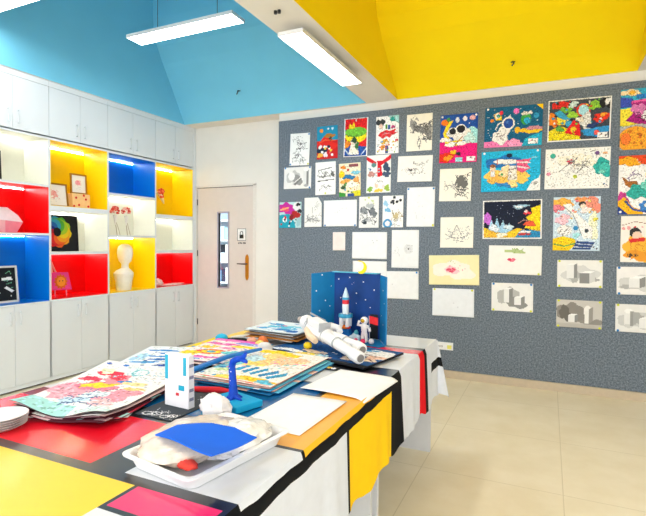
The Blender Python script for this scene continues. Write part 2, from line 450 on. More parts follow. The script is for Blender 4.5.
# ------------------------------------------------------------------ cabinets with colour-block niches
XB = -4.80
Y = [2.49, 3.198, 3.895, 4.612, 5.315]
units = [
    ('leftmost white wall unit with cream, red and blue niches', [(1.945, 2.395, 'W'), (1.475, 1.925, 'R'), (.815, 1.455, 'B')]),
    ('white wall unit with a tall yellow niche over cream and red ones', [(1.75, 2.39, 'Y'), (1.29, 1.705, 'W'), (.82, 1.265, 'R')]),
    ('white wall unit with blue niche above cream and tall yellow ones', [(1.945, 2.385, 'B'), (1.47, 1.925, 'W'), (.82, 1.45, 'Y')]),
    ('white wall unit next to the door, niches yellow, cream and red', [(1.748, 2.39, 'Y'), (1.29, 1.705, 'W'), (.825, 1.255, 'R')]),
]
CN = {'W': 'cream', 'R': 'red', 'B': 'blue', 'Y': 'yellow'}
for k, (lab, cells) in enumerate(units):
    y0, y1 = Y[k], Y[k+1]
    u = thing('wall_cabinet', lab, 'cabinet', (CX, y0, 0), 0, 'white wall units with coloured niches')
    b = MB(); e = .010
    b.box(XB-.03, y0+.001, .05, CX, y0+e, 2.41, CAB); b.box(XB-.03, y1-e, .05, CX, y1-.001, 2.41, CAB); b.box(XB-.03, y0+e, .05, XB-.012, y1-e, 2.955, CAB)
    zs = [.80] + sorted([z for c_ in cells for z in c_[:2]]) + [2.41]
    for i in range(0, len(zs), 2): b.box(XB-.012, y0+e, zs[i], CX, y1-e, zs[i+1], CAB)
    b.box(XB-.012, y0+.001, 2.43, CX-.022, y1-.001, 2.955, CAB)
    b.box(XB-.012, y0+e, .05, CX-.022, y1-e, .80, CAB)
    b.box(CX-.022, y0+.001, 2.903, CX, y1-.001, 2.955, CAB)
    b.box(XB, y0+.001, .004, CX-.03, y1-.001, .05, DARK)  # dark strip stands in for the shade below the raised kick board
    b.box(CX-.022, y0+.001, .018, CX-.004, y1-.001, .055, CAB)
    b.build('carcass', u)
    for z0, z1, cl in cells:
        m = NICHE[cl]; q = MB(); t = .004
        q.box(XB-.0115, y0+e+.0005, z0+.0005, XB, y1-e-.0005, z1-.0005, m)
        q.box(XB, y0+e+.0005, z0+.0005, CX-.001, y0+e+t, z1-.0005, m); q.box(XB, y1-e-t, z0+.0005, CX-.001, y1-e-.0005, z1-.0005, m)
        q.box(XB, y0+e+t, z0+.0005, CX-.001, y1-e-t, z0+t, m); q.box(XB, y0+e+t, z1-t, CX-.001, y1-e-t, z1-.0005, m)
        o = q.build('niche_lining', u); o['label'] = CN[cl] + ' niche lining'
        l = MB().box(XB+.001, y0+e+.02, z1-t-.008, XB+.010, y1-e-.02, z1-t-.001, LEDM).build('led_strip', u); l['label'] = 'bright light strip'
    ym = (y0+y1)/2
    for (z0, z1, top) in ((.058, .798, False), (2.424, 2.90, True)):
        for a, bb, side in ((y0+.002, ym-.0015, 1), (ym+.0015, y1-.002, -1)):
            dr = MB().box(CX-.020, a, z0, CX, bb, z1, CAB).build('door', u, bevel=.002)
            hy = bb-.045 if side == 1 else a+.045
            hz0, hz1 = (2.47, 2.60) if top else (.62, .75)
            hh = MB()
            hh.tube([(CX, hy, hz0+.01), (CX+.022, hy, hz0+.01)], .004, HANDLE, n=6); hh.tube([(CX, hy, hz1-.01), (CX+.022, hy, hz1-.01)], .004, HANDLE, n=6)
            hh.tube([(CX+.022, hy, hz0), (CX+.022, hy, hz1)], .0055, HANDLE, n=8)
            ho = hh.build('handle', None, smooth=True, o=(CX, y0, 0)); ho.parent = dr; ho.location = (0, 0, 0)
struct(MB().box(XB, 5.317, 0, CX+.004, WB-.001, 2.955, CAB), 'trim_2')
struct(MB().box(-4.86, YN, H-.004, CX+.006, WB, H, CAB), 'trim_3')

# ------------------------------------------------------------------ hanging lamps
def lamp(name, label, cx, cy, z, lx, ly, wires):
    t = thing(name, label, 'ceiling light', (cx, cy, z), 0, 'long white panel lamps')
    m = MB(); a, b = lx/2, ly/2
    m.box(cx-a, cy-b, z+.006, cx+a, cy+b, z+.03, ALU)
    r = .006
    for q in [(cx-a, cy-b, cx+a, cy-b+r), (cx-a, cy+b-r, cx+a, cy+b), (cx-a, cy-b+r, cx-a+r, cy+b-r), (cx+a-r, cy-b+r, cx+a, cy+b-r)]:
        m.box(q[0], q[1], z, q[2], q[3], z+.006, ALU)
    m.build('housing', t)
    MB().box(cx-a+r, cy-b+r, z+.001, cx+a-r, cy+b-r, z+.0055, LAMPM).build('diffuser', t)
    for (x, y, zt) in wires:
        MB().tube([(x, y, z+.03), (x, y, zt)], .003, WIRE, n=6).build('hanging_wire', t)
        MB().tube([(x, y, z+.028), (x, y, z+.075)], .009, BLACK, n=8).build('cable_grip', t)
lamp('panel_lamp', 'long white panel lamp hung under the blue ceiling near the door wall', -3.02, 3.48, 3.30, 1.19, .19, [(-3.34, 3.5, TZ), (-2.66, 3.5, TZ)])
lamp('panel_lamp', 'white panel lamp cut off by the top left corner of the photo', -3.72, 2.49, 3.30, 1.19, .19, [(-4.05, 2.49, TZ), (-3.4, 2.49, TZ)])
lamp('panel_lamp', 'white panel lamp under the white ceiling strip between blue and yellow', -1.685, 3.64, 2.87, .20, 1.19, [(-1.685, 3.3, H), (-1.685, 4.0, H)])

lamp('panel_lamp', 'added unseen white panel lamp on the white ceiling right of the yellow vault', 1.35, 3.0, 2.87, .20, 1.19, [(1.35, 2.7, H), (1.35, 3.4, H)])  # added lamp, out of view, brightens the room from the right
lamp('panel_lamp', 'added unseen white panel lamp above the camera on the right', 1.35, .6, 2.87, .20, 1.19, [(1.35, .3, H), (1.35, 1.0, H)])  # also added unseen, lifts the light on floor and table
lamp('panel_lamp', 'added unseen white panel lamp above the near end of the table', -1.685, .9, 2.87, .20, 1.19, [(-1.685, .6, H), (-1.685, 1.2, H)])  # added as well, unseen extra light over the near table
def hook(x, y, z, label, dy):
    m = MB(); m.tube([(x, y, z), (x, y-.03, z-.005), (x+.01, y-.045, z-.03), (x-.008, y-.04, z-.05)], .007, WIRE, n=6)
    m.tube([(x-.02, y, z), (x+.02, y, z)], .006, BLACK, n=6)
    tag(m.build('ceiling_hook', o=(x, y, z)), label, 'hook', 'small ceiling hooks')
hook(-3.447, 4.965, 3.238, 'small dark hook on the sloping blue ceiling above the door', 0)
hook(-.342, 4.958, 3.124, 'tiny dark hook on the sloping yellow ceiling', 0)
m = MB()
for x in (-1.70, -1.672): m.tube([(x, 2.87, H), (x, 2.87, H-.02)], .012, BLACK, n=8)
tag(m.build('ceiling_fitting', o=(-1.686, 2.87, H)), 'pair of tiny dark screws in the white ceiling strip before lamp', 'fitting')

# ------------------------------------------------------------------ pictures pinned to the felt board
BL = '23272e'; GY = 'b4b4b4'; LG = 'd8d8d6'; W = 'f3f3f1'; CR = 'f2efe2'
def cubes(px, py, s, tall=False, c=('e8e8e6', 'bdbdbb', '8b8b8a')):
    """a shaded box drawn in pencil"""
    h = s*(2.1 if tall else 1.0)
    return [('p', [(px, py), (px+s*.62, py), (px+s*.62, py+h), (px, py+h)], c[0]),
            ('p', [(px+s*.62, py), (px+s*.95, py-s*.22), (px+s*.95, py+h-s*.22), (px+s*.62, py+h)], c[2]),
            ('p', [(px, py), (px+s*.33, py-s*.22), (px+s*.95, py-s*.22), (px+s*.62, py)], 'f4f4f2')]
def corner_pins(mode):
    """(u,v,colour) of the pins / tape dots"""
    return mode
PB, PY = '2f7ec0', 'd8dc3c'
TL, TR, BLc, BR = (.05, .04), (.95, .04), (.05, .96), (.95, .96)
pics = []
def pic(label, cx, cz, w, h, base, shapes, pins=(), tilt=0, n=(40, 52), lift=.006, cut=None):
    pics.append((label, cx, cz, w, h, base, shapes, pins, tilt, n, lift, cut))

pic('pencil sketch with black scribbles, top left corner sheet of the grey board', -2.703, 2.51, .262, .38, W,
    [('s', .1, .1, .55, .3, 6, .05, .014, '6a6a6a', 1), ('s', .35, .3, .75, .5, 14, .06, .016, '3a3a3a', 2), ('s', .15, .6, .5, .85, 12, .05, .018, '444444', 3), ('s', .55, .75, .7, .95, 6, .06, .016, '333333', 4)],
    [(TR, PB), (BR, PY), (BLc, PB)], 1.5)
pic('teal and red painting with an orange planet and a brown rocket', -2.345, 2.564, .262, .378, '1f8fb4',
    [('r', 0, .45, 1, 1, 'c81f22'), ('b', .5, .55, .52, .2, 'e0261f', 2), ('b', .25, .75, .25, .16, '1d2a44', 3), ('b', .6, .3, .26, .08, 'b5762c', 4), ('b', .65, .4, .1, .07, '5a3a22', 5), ('e', .22, .13, .09, .06, 'f08a2c'), ('e', .75, .09, .06, .04, 'bfe0f0'), ('e', .55, .08, .04, .03, 'e8f2f8'),
     ('d', .1, .6, .9, .95, 14, .04, ['f4d23c', '1d2a44', 'f3f3f1', 'e86a6a'], 6), ('b', .15, .88, .14, .09, 'f0b040', 7), ('b', .42, .87, .1, .1, 'f0e0e8', 8), ('l', [(.1, .5), (.4, .42), (.9, .46)], .02, 'f06a30')], (), -.5)
pic('bright red framed painting of a green umbrella and a yellow crown', -1.993, 2.592, .285, .43, 'd81a20',
    [('r', 0, .62, 1, 1, '1f4e9e'), ('r', 0, .28, .14, .45, '2a57a6'), ('p', [(0, .55), (.5, .35), (1, .5), (1, .75), (0, .7)], 'e02222'), ('p', [(0, .6), (.35, .5), (.2, .75), (0, .8)], 'f08a2a'),
     ('e', .5, .46, .46, .18, 'f2dc1c'), ('e', .5, .36, .46, .13, '74bf3a'), ('p', [(.2, .22), (.24, .12), (.33, .19), (.4, .1), (.46, .2), (.46, .27), (.22, .27)], 'f6d21a'),
     ('e', .42, .62, .13, .09, 'f2dcc4'), ('p', [(.42, .46), (.56, .56), (.5, .66), (.3, .6)], '2c4a30'), ('p', [(.3, .68), (.55, .68), (.66, .95), (.2, .95)], 'f1ead8'), ('b', .56, .72, .1, .1, '2f6e3a', 5), ('l', [(.05, .8), (.25, .95)], .03, 'c8dcf0'), ('l', [(.95, .8), (.75, .95)], .03, 'c8dcf0'), ('d', .15, .42, .85, .47, 8, .012, '3a5a20', 3),
     ('r', 0, 0, 1, .025, W), ('r', 0, .975, 1, 1, W), ('r', 0, 0, .035, 1, W), ('r', .965, 0, 1, 1, W), ('e', .5, .06, .03, .02, W)], (), 1)
pic('painting with a ragged red burst across white and a dark figure', -1.625, 2.588, .258, .41, W,
    [('b', .2, .17, .2, .13, '33383c', 3), ('p', [(.5, 0), (1, 0), (1, .22), (.75, .12)], '9fd4d2'), ('b', .72, .1, .16, .06, '2f9a8e', 6), ('e', .22, .26, .09, .07, 'e8c8b4'), ('r', .42, .22, .5, .34, '5a9a3a'), ('r', .52, .24, .62, .36, '2c5aa0'), ('b', .75, .3, .09, .06, 'b8447e', 7),
     ('p', [(.08, .5), (.2, .42), (.3, .4), (.45, .36), (.6, .4), (.9, .34), (.82, .43), (.96, .45), (.7, .52), (.6, .58), (.45, .53), (.3, .6), (.2, .54)], 'dc2a34'), ('s', .3, .44, .7, .5, 6, .03, .012, 'f2a0a4', 5),
     ('b', .4, .68, .18, .09, 'e0b040', 8), ('b', .3, .82, .12, .08, 'd88a3a', 9), ('r', .42, .78, .54, .98, '35508a'), ('e', .48, .72, .07, .05, 'f0dcc8'), ('d', .05, .6, .97, .97, 18, .025, ['8ab84a', 'e05a3a', '7aa8d0', 'e0c040'], 10), ('r', .85, .62, .97, .67, 'd03a48')], (), 0)
pic('white sheet with a dense black hatched wing drawn in the upper right', -1.272, 2.584, .275, .39, CR,
    [('p', [(.15, .08), (.5, .35), (.98, .3), (.98, .75), (.7, .55), (.25, .45), (.12, .3)], '9a9a98'), ('s', .2, .25, .95, .5, 40, .06, .018, '2c2c2c', 1), ('s', .6, .5, .97, .72, 20, .06, .02, '3a3a3a', 2), ('s', .15, .1, .4, .4, 8, .06, .014, '555555', 3), ('o', .5, .78, .07, .12, .75, '777777'), ('l', [(.48, .6), (.52, .95)], .014, '777777')], (), .5)
pic('pencil study of a sphere and a cylinder with dark shading', -2.731, 2.175, .366, .258, 'ecebe8',
    [('b', .38, .5, .28, .4, 'c4c4c2', 1), ('b', .5, .6, .2, .25, '969694', 2), ('e', .28, .42, .12, .2, 'f2f2f0'), ('p', [(.32, .75), (.58, .45), (.66, .55), (.42, .85)], '7a7a78'), ('l', [(.3, .8), (.6, .5)], .05, 'e0e0de'), ('r', .72, .14, .88, .86, 'e4e4e2'), ('r', .83, .16, .9, .84, '888886'), ('e', .8, .15, .08, .07, 'f4f4f2'), ('e', .82, .86, .08, .06, 'aaaaa8')],
    [(TL, PB), (TR, PB), (BR, PB)], .5, (52, 38))
pic('white sheet of dark brush strokes in rows under the teal painting', -2.364, 2.151, .258, .38, W,
    [('l', [(.15, .25), (.4, .22), (.8, .18)], .022, '555555'), ('s', .15, .32, .9, .45, 14, .05, .02, '444444', 2), ('l', [(.12, .58), (.9, .54)], .026, '3c3c3c'), ('b', .85, .38, .1, .09, '6a6a6a', 2), ('s', .2, .72, .8, .82, 12, .04, .014, '5c5c5c', 3), ('l', [(.1, .4), (.35, .47), (.7, .42)], .02, '505050')], [((.5, .95), PY)], -.5)
pic('painting in orange and white with a blue whale cloud and green base', -2.061, 2.122, .262, .375, 'f2e4c4',
    [('b', .2, .12, .13, .07, 'e8862c', 1), ('r', .45, .03, .9, .12, '8a4a50'), ('b', .15, .35, .2, .13, 'f4c820', 2), ('b', .78, .3, .2, .08, '7fc4d8', 3), ('b', .45, .43, .28, .11, '2b77ac', 4), ('b', .3, .55, .3, .08, 'f0a850', 5), ('b', .8, .55, .2, .12, 'e4a058', 6), ('b', .6, .65, .3, .12, 'f6efe0', 7), ('p', [(0, .86), (.3, .9), (.3, 1), (0, 1)], '3f9a3c'), ('p', [(.6, .86), (1, .82), (1, 1), (.5, 1)], 'd8d028'), ('r', .4, .92, .7, 1, '33519a'), ('b', .2, .73, .12, .08, '3a5a3c', 8), ('d', .05, .6, .95, .9, 12, .03, ['e85a3a', 'f0d040', '7ab0d8', '5a8a4a'], 3), ('e', .42, .2, .06, .04, 'c84a3c')], (), -1)
pic('sheet with a big red necktie drawn above a white oval', -1.72, 2.169, .28, .415, 'e8ecea',
    [('p', [(0, .02), (.4, .18), (.4, .28), (0, .12)], 'd8202c'), ('p', [(1, 0), (.6, .18), (.6, .28), (1, .12)], 'd8202c'), ('p', [(.42, .16), (.62, .16), (.6, .24), (.66, .56), (.44, .58), (.46, .24)], 'd4182a'), ('e', .3, .26, .1, .06, '5a8a8a'), ('b', .82, .34, .16, .14, '3a4e68', 2), ('b', .82, .52, .16, .1, '44546e', 3), ('b', .2, .5, .14, .1, 'c08a80', 4), ('e', .48, .75, .44, .15, 'f6f5f0'), ('s', .35, .68, .65, .74, 6, .03, .014, '777777', 3),
     ('b', .15, .9, .14, .07, '84b044', 5), ('b', .85, .88, .14, .08, '98b84a', 6), ('b', .5, .94, .18, .06, 'e8c84a', 7), ('e', .42, .82, .07, .06, 'f0ccb4'), ('e', .7, .84, .06, .05, 'e8d8d8'), ('d', .05, .3, .95, .6, 10, .02, ['35508a', 'e0a0a0', '9ab8c8'], 8)], (), 0)
pic('landscape white sheet with a faint wavy pencil drawing near the tie picture', -1.315, 2.203, .375, .275, 'f0efe9',
    [('s', .4, .25, .85, .4, 12, .06, .016, '9a9a98', 1), ('s', .3, .5, .75, .7, 14, .06, .018, '6a6a6a', 2), ('b', .38, .55, .06, .07, '555555', 3), ('s', .1, .5, .3, .65, 5, .05, .014, 'b0b0b0', 4)], (), 1.5, (52, 40))
pic('magenta and turquoise painting at the left edge of the board', -2.825, 1.736, .30, .31, 'b8d8d8',
    [('b', .3, .25, .42, .28, 'c42c9a', 1), ('b', .25, .28, .2, .1, 'e8506a', 2), ('l', [(.05, .3), (.4, .22)], .06, 'f4b07a'), ('p', [(0, .5), (.45, .45), (.7, .8), (.75, 1), (0, 1)], '189db4'), ('b', .72, .5, .22, .2, 'b02424', 4), ('b', .55, .6, .12, .12, '7a1c24', 5), ('b', .8, .18, .22, .18, 'e4e4e4', 6), ('b', .85, .1, .1, .08, '2a2a30', 7), ('b', .92, .35, .1, .1, '2a2a30', 8), ('e', .25, .68, .1, .1, 'e8f4f6'), ('e', .25, .68, .05, .05, '3c4450'), ('b', .9, .75, .14, .2, '9ec4c8', 9), ('d', .05, .5, .95, .95, 10, .03, ['e8f0f0', 'c8302c', '2a2a30'], 3)], (), 0, (46, 46))
def cutc(u, v): return u - v > .80
pic('narrow white sheet with a clipped top right corner and pencil branches', -2.522, 1.763, .225, .345, 'eeede9',
    [('s', .1, .6, .9, .85, 18, .08, .018, '7c7c7a', 1), ('l', [(.1, .72), (.9, .8)], .02, '666666'), ('l', [(.45, .3), (.5, .8)], .014, '9a9a98'), ('s', .6, .2, .85, .4, 6, .05, .014, 'a8a8a6', 3)], (), -.5, (40, 52), .006, cutc)
pic('blank landscape sheet pinned by blue dots at its bottom corners', -2.177, 1.745, .412, .30, 'eceef0', [('s', .3, .3, .7, .6, 4, .08, .01, 'dcdee0', 1)], [(BLc, PB), (BR, PB)], 0, (30, 24), .004)
pic('small portrait drawing of grey stones and black blots', -1.829, 1.75, .232, .348, 'e8e9e8',
    [('b', .25, .45, .2, .14, '8a9094', 1), ('b', .7, .5, .22, .17, '767c82', 2), ('b', .55, .3, .2, .1, 'b2b8ba', 3), ('b', .4, .75, .22, .1, 'c0c4c6', 4), ('s', .1, .3, .9, .85, 26, .05, .02, '4e545a', 5), ('e', .3, .84, .1, .05, '3a4048'), ('d', .1, .1, .9, .25, 6, .025, 'c8d49a', 6)], [((.5, .04), PY)], 0)
pic('small portrait drawing of blue birds and black flowers', -1.552, 1.752, .232, .345, 'f0f1ef',
    [('b', .25, .45, .16, .09, '7ab6dc', 1), ('b', .15, .25, .14, .1, '9ac8e4', 2), ('o', .25, .88, .22, .15, .55, '4a9ad0'), ('d', .4, .05, .95, .25, 9, .04, '2c3038', 3), ('s', .45, .5, .9, .8, 16, .05, .018, '9a8a60', 4), ('b', .65, .65, .16, .1, 'c8b888', 5), ('s', .3, .75, .8, .95, 8, .05, .014, '60666a', 6)], (), .3)
pic('blank portrait sheet with blue pins in both top corners', -1.247, 1.794, .30, .42, 'eaedf0', [('s', .3, .2, .7, .9, 4, .1, .01, 'dde0e3', 1)], [(TL, PB), (TR, PB), (BR, PY)], .5, (24, 30), .004)
pic('tiny pinkish blank note, smallest paper on the grey board', -2.187, 1.424, .155, .21, 'f0e4df', [('e', .5, .5, .3, .3, 'ece0db')], (), -.5, (14, 18), .004)
pic('blank landscape sheet to the right of the tiny pinkish note', -1.819, 1.379, .41, .30, 'eceef0', [('s', .4, .3, .7, .4, 3, .06, .012, 'd0d2d4', 1)], (), 0, (30, 24), .004)
pic('portrait white sheet with one small dark pencil dot right of centre', -1.41, 1.345, .30, .41, 'ebedee', [('e', .62, .5, .17, .13, 'dcdedf'), ('s', .5, .4, .75, .6, 6, .05, .01, 'c4c6c8', 1), ('e', .63, .5, .035, .025, '4c4c4c'), ('s', .1, .5, .3, .75, 3, .06, .012, 'd0d2d4', 4)], (), 0, (40, 50), .006)
pic('blank sheet half hidden behind the blue space box and moon', -1.815, 1.05, .40, .31, 'f0f1f2', [('e', .5, .5, .2, .2, 'ecedee')], (), 0, (16, 12), .004)
pic('blank landscape sheet with a blue pin at top right beside the space box', -1.46, .952, .405, .30, 'eeefef', [('s', .2, .4, .4, .6, 3, .05, .012, 'd8d8d8', 1)], [(TR, PB)], -1, (30, 24), .006)
# moon panda like pink painting and to the right
pic('navy and hot pink painting of animals in goggles on a yellow moon', -.865, 2.487, .375, .495, '1c4fa4',
    [('r', 0, .56, 1, 1, 'e6177a'), ('b', .85, .45, .34, .2, '9edbe0', 1), ('p', [(.2, .15), (.35, .12), (.2, .35), (.3, .55), (.65, .52), (.45, .66), (.15, .6), (.08, .38)], 'f3d428'), ('b', .5, .4, .3, .18, 'e8e6e0', 3), ('b', .14, .52, .16, .06, 'f0eeea', 4), ('b', .3, .62, .2, .05, 'f0eeea', 5), ('b', .62, .6, .2, .05, 'f0eeea', 9), ('e', .34, .35, .12, .085, 'f6f6f4'), ('e', .34, .35, .09, .065, '22232a'), ('e', .56, .31, .14, .1, 'f6f6f4'), ('e', .56, .31, .11, .08, '22232a'), ('b', .8, .5, .14, .14, 'bfe6e4', 8),
     ('e', .12, .16, .1, .065, 'ee7c1e'), ('e', .22, .1, .05, .04, '4c9a48'), ('e', .46, .12, .05, .06, 'dfe8ee'), ('e', .66, .1, .06, .05, 'e2e2ea'), ('e', .86, .09, .08, .05, 'e4b0b8'), ('e', .78, .2, .015, .012, 'f6f6f4'), ('l', [(.42, .62), (.62, .45)], .016, 'a05a34'),
     ('b', .18, .88, .26, .13, 'e02818', 11), ('b', .24, .9, .13, .07, 'f4901e', 12), ('b', .38, .78, .08, .06, 'f0b81e', 13), ('b', .52, .82, .06, .05, '20242e', 14), ('r', .44, .9, .62, .99, '8fd4dc'), ('r', .74, .88, .97, .98, 'f6f4f4'), ('d', .78, .9, .95, .96, 5, .012, ['c03a58', '333333'], 2)], [(TL, W), (TR, W)], 1, (56, 74), .008)
pic('white sheet with a black ink horse head drawn at right', -.89, 2.012, .322, .335, CR,
    [('s', .5, .2, .9, .5, 26, .06, .022, '2a2a2a', 1), ('b', .7, .42, .2, .2, '6c6c6a', 2), ('s', .5, .55, .9, .85, 26, .05, .022, '333333', 3), ('l', [(.15, .55), (.35, .5), (.55, .7)], .018, '555555'), ('s', .15, .45, .5, .65, 10, .06, .014, '8a8a88', 4)], (), 1, (48, 48))
pic('white sheet with a fine grey pencil lotus in its middle', -.868, 1.522, .334, .316, CR,
    [('s', .2, .35, .85, .75, 30, .07, .014, '8c8c8a', 1), ('l', [(.15, .55), (.3, .65), (.5, .7), (.8, .62), (.88, .5)], .016, '6c6c6a'), ('l', [(.35, .6), (.5, .25), (.65, .6)], .016, '7c7c7a'), ('l', [(.4, .75), (.7, .8)], .018, '777775')], (), 0, (48, 46))
pic('yellow washed landscape sheet with a small pink flower', -.892, 1.133, .51, .308, 'f2e8b4',
    [('b', .5, .5, .42, .38, 'f6efe0', 1), ('b', .46, .5, .16, .14, 'f4c8cc', 2), ('b', .45, .5, .09, .09, 'e2506e', 3), ('s', .4, .42, .7, .55, 8, .06, .014, 'e8909c', 4), ('s', .4, .15, .55, .25, 4, .05, .014, 'c0c890', 5)], (), -1.5, (60, 38), .012)
pic('blank pale blue sheet directly below the yellow washed flower sheet', -.894, .794, .425, .288, 'e9edf2', [('s', .4, .4, .7, .7, 3, .06, .01, 'd8dce2', 1)], [(TL, PY), (TR, PY)], -.5, (30, 22), .008)
pic('deep teal painting of a spaceman on pink clouds with planets', -.344, 2.561, .53, .395, '115e86',
    [('b', .28, .95, .4, .17, 'f07ab2', 1), ('b', .55, .93, .16, .12, 'f49ac4', 2), ('p', [(.66, 1), (.72, .82), (.85, .74), (1, .68), (1, 1)], '25a8cc'), ('b', .82, .63, .2, .09, 'f0c02a', 3), ('b', .88, .57, .16, .06, 'c88a9a', 4), ('b', .3, .72, .18, .22, 'f1efec', 5), ('l', [(.2, .55), (.24, .42), (.35, .36)], .03, 'e8e8e6'), ('p', [(.38, .3), (.45, .2), (.48, .34)], 'f1efec'), ('e', .42, .42, .115, .16, 'f5f4f2'), ('e', .42, .42, .085, .12, '1f4aa2'), ('e', .4, .39, .03, .04, '3c6cc0'), ('s', .22, .66, .38, .8, 6, .04, .016, 'b8a8ac', 7),
     ('p', [(.15, .18), (.24, .12), (.3, .24), (.3, .33), (.2, .34)], 'f0cf2c'), ('p', [(.17, .18), (.25, .13), (.27, .26), (.2, .3)], 'f4f4f2'), ('e', .24, .22, .03, .04, '3a9a8c'), ('e', .29, .15, .035, .055, 'dd2f44'), ('e', .13, .33, .035, .04, 'ee8a2a'), ('e', .55, .13, .05, .07, 'e96fbe'), ('e', .72, .34, .09, .14, '3fa84a'), ('e', .74, .38, .06, .08, '2a9fd0'), ('b', .7, .2, .06, .06, 'd8d8d0', 8), ('b', .79, .19, .035, .06, 'e8e8e4', 8), ('e', .89, .27, .045, .07, '2f9ccc'), ('e', .58, .6, .05, .08, 'eab42a'), ('p', [(.88, 0), (1, 0), (1, .13)], 'f2c41c'), ('r', .77, .83, .93, .96, 'f6f4f4'), ('d', .79, .86, .91, .93, 5, .016, ['c03a58', '555555', 'f0a0b0'], 2), ('d', .04, .05, .95, .75, 32, .011, 'e6eef2', 12)], [(TL, W)], 1.2, (80, 60), .008)
pic('light blue painting of a white rocket crossing a yellow cloud', -.361, 2.127, .545, .40, '1fb1dc',
    [('b', .42, .3, .34, .22, '2272bc', 1), ('b', .42, .8, .2, .12, '2e86c8', 2), ('b', .42, .62, .34, .22, 'f5c65e', 3), ('b', .25, .7, .14, .14, 'f2b856', 4), ('b', .68, .7, .18, .12, 'f5c65e', 5), ('b', .55, .78, .1, .14, 'f7d88c', 6), ('b', .45, .5, .14, .18, 'f3d9a8', 7), ('p', [(.6, .25), (.85, .22), (.78, .36), (.84, .46), (.7, .56), (.62, .5)], 'ec5a86'), ('l', [(.62, .3), (.82, .32)], .04, 'f6dce2'), ('l', [(.62, .4), (.8, .46)], .04, 'f6dce2'), ('p', [(.2, .26), (.28, .2), (.6, .23), (.6, .34), (.28, .32)], 'f1eeea'), ('l', [(.28, .2), (.28, .32)], .018, 'c83a4c'), ('p', [(.48, .38), (.6, .38), (.62, .72), (.46, .72)], 'f0ebe0'), ('s', .48, .4, .6, .7, 7, .04, .014, 'b8a898', 5),
     ('e', .2, .42, .05, .07, 'eed4b8'), ('r', .16, .49, .24, .63, 'e8e8ea'), ('e', .2, .36, .05, .04, '8a5a3a'), ('e', .48, .12, .05, .05, '1c2a48'), ('e', .36, .58, .025, .03, '4ab06c'), ('p', [(.78, 1), (.86, .78), (.97, .7), (1, .6), (1, 1)], 'eef0ee'), ('b', .92, .82, .04, .05, 'b0b0ae', 9), ('b', .9, .2, .05, .03, '7fd0ea', 3)], [(TL, W), (TR, W)], 0, (80, 60), .008)
pic('white bordered painting of a black night sky over yellow ground', -.339, 1.649, .545, .382, '141b33',
    [('r', 0, .0, 1, .02, W), ('p', [(.0, .7), (.2, .78), (.4, .85), (.6, .72), (.75, .78), (1, .7), (1, 1), (0, 1)], 'f2c42a'), ('b', .08, .48, .09, .2, 'c46ad0', 1), ('p', [(.1, .75), (.15, .48), (.2, .7), (.25, .44), (.3, .7), (.36, .5), (.4, .76), (.46, .58), (.52, .76), (.4, .86), (.2, .82)], '9ecbe8'), ('b', .2, .72, .1, .1, 'dce8f4', 2), ('b', .45, .7, .08, .08, 'cfe4f0', 3),
     ('p', [(.82, .22), (1, .12), (1, .8), (.72, .72), (.78, .55), (.74, .45), (.84, .36)], 'f6d21c'), ('b', .76, .34, .06, .06, 'e83a44', 4), ('b', .74, .3, .04, .04, 'f0c8c8', 5), ('b', .8, .62, .13, .07, 'ee5c3c', 6), ('p', [(.55, .98), (.66, .78), (.85, .78), (1, .82), (1, 1)], '2b86b8'), ('b', .72, .82, .1, .04, 'f0f0f0', 7), ('b', .72, .88, .1, .04, 'd03a34', 7), ('b', .1, .88, .2, .1, 'f4b83c', 8), ('b', .33, .9, .1, .07, 'f4e9d0', 9), ('l', [(.62, .6), (.7, .52), (.8, .54)], .02, 'd8a090'), ('b', .64, .17, .16, .06, '9cc4dc', 10), ('b', .62, .18, .08, .04, 'e4eef4', 3), ('d', .2, .1, .7, .5, 30, .008, 'aab8d0', 11),
     ('r', 0, 0, .022, 1, W), ('r', .978, 0, 1, 1, W), ('r', 0, .97, 1, 1, W), ('r', 0, 0, 1, .03, W)], (), -.3, (80, 58))
pic('white landscape sheet with a green smudge over one red dot', -.304, 1.249, .488, .283, 'f1f0ea',
    [('b', .5, .2, .2, .09, 'b8c88a', 1), ('s', .4, .1, .65, .25, 9, .05, .016, '9ab06a', 2), ('b', .44, .5, .07, .08, 'e0365a', 3), ('b', .46, .5, .03, .04, 'f08aa0', 4)], [(BR, PY)], .5, (56, 34), .01)
pic('pencil study of two tilted boxes pinned by blue top corners', -.322, .88, .385, .28, 'ecebe8',
    [('b', .45, .5, .3, .42, 'b8b8b6', 1), ('b', .6, .7, .28, .2, '8e8e8c', 2)] + cubes(.3, .22, .22, True) + cubes(.55, .5, .26), [(TL, PB), (TR, PB), (BLc, PY), (BR, PY)], -.5, (56, 42))
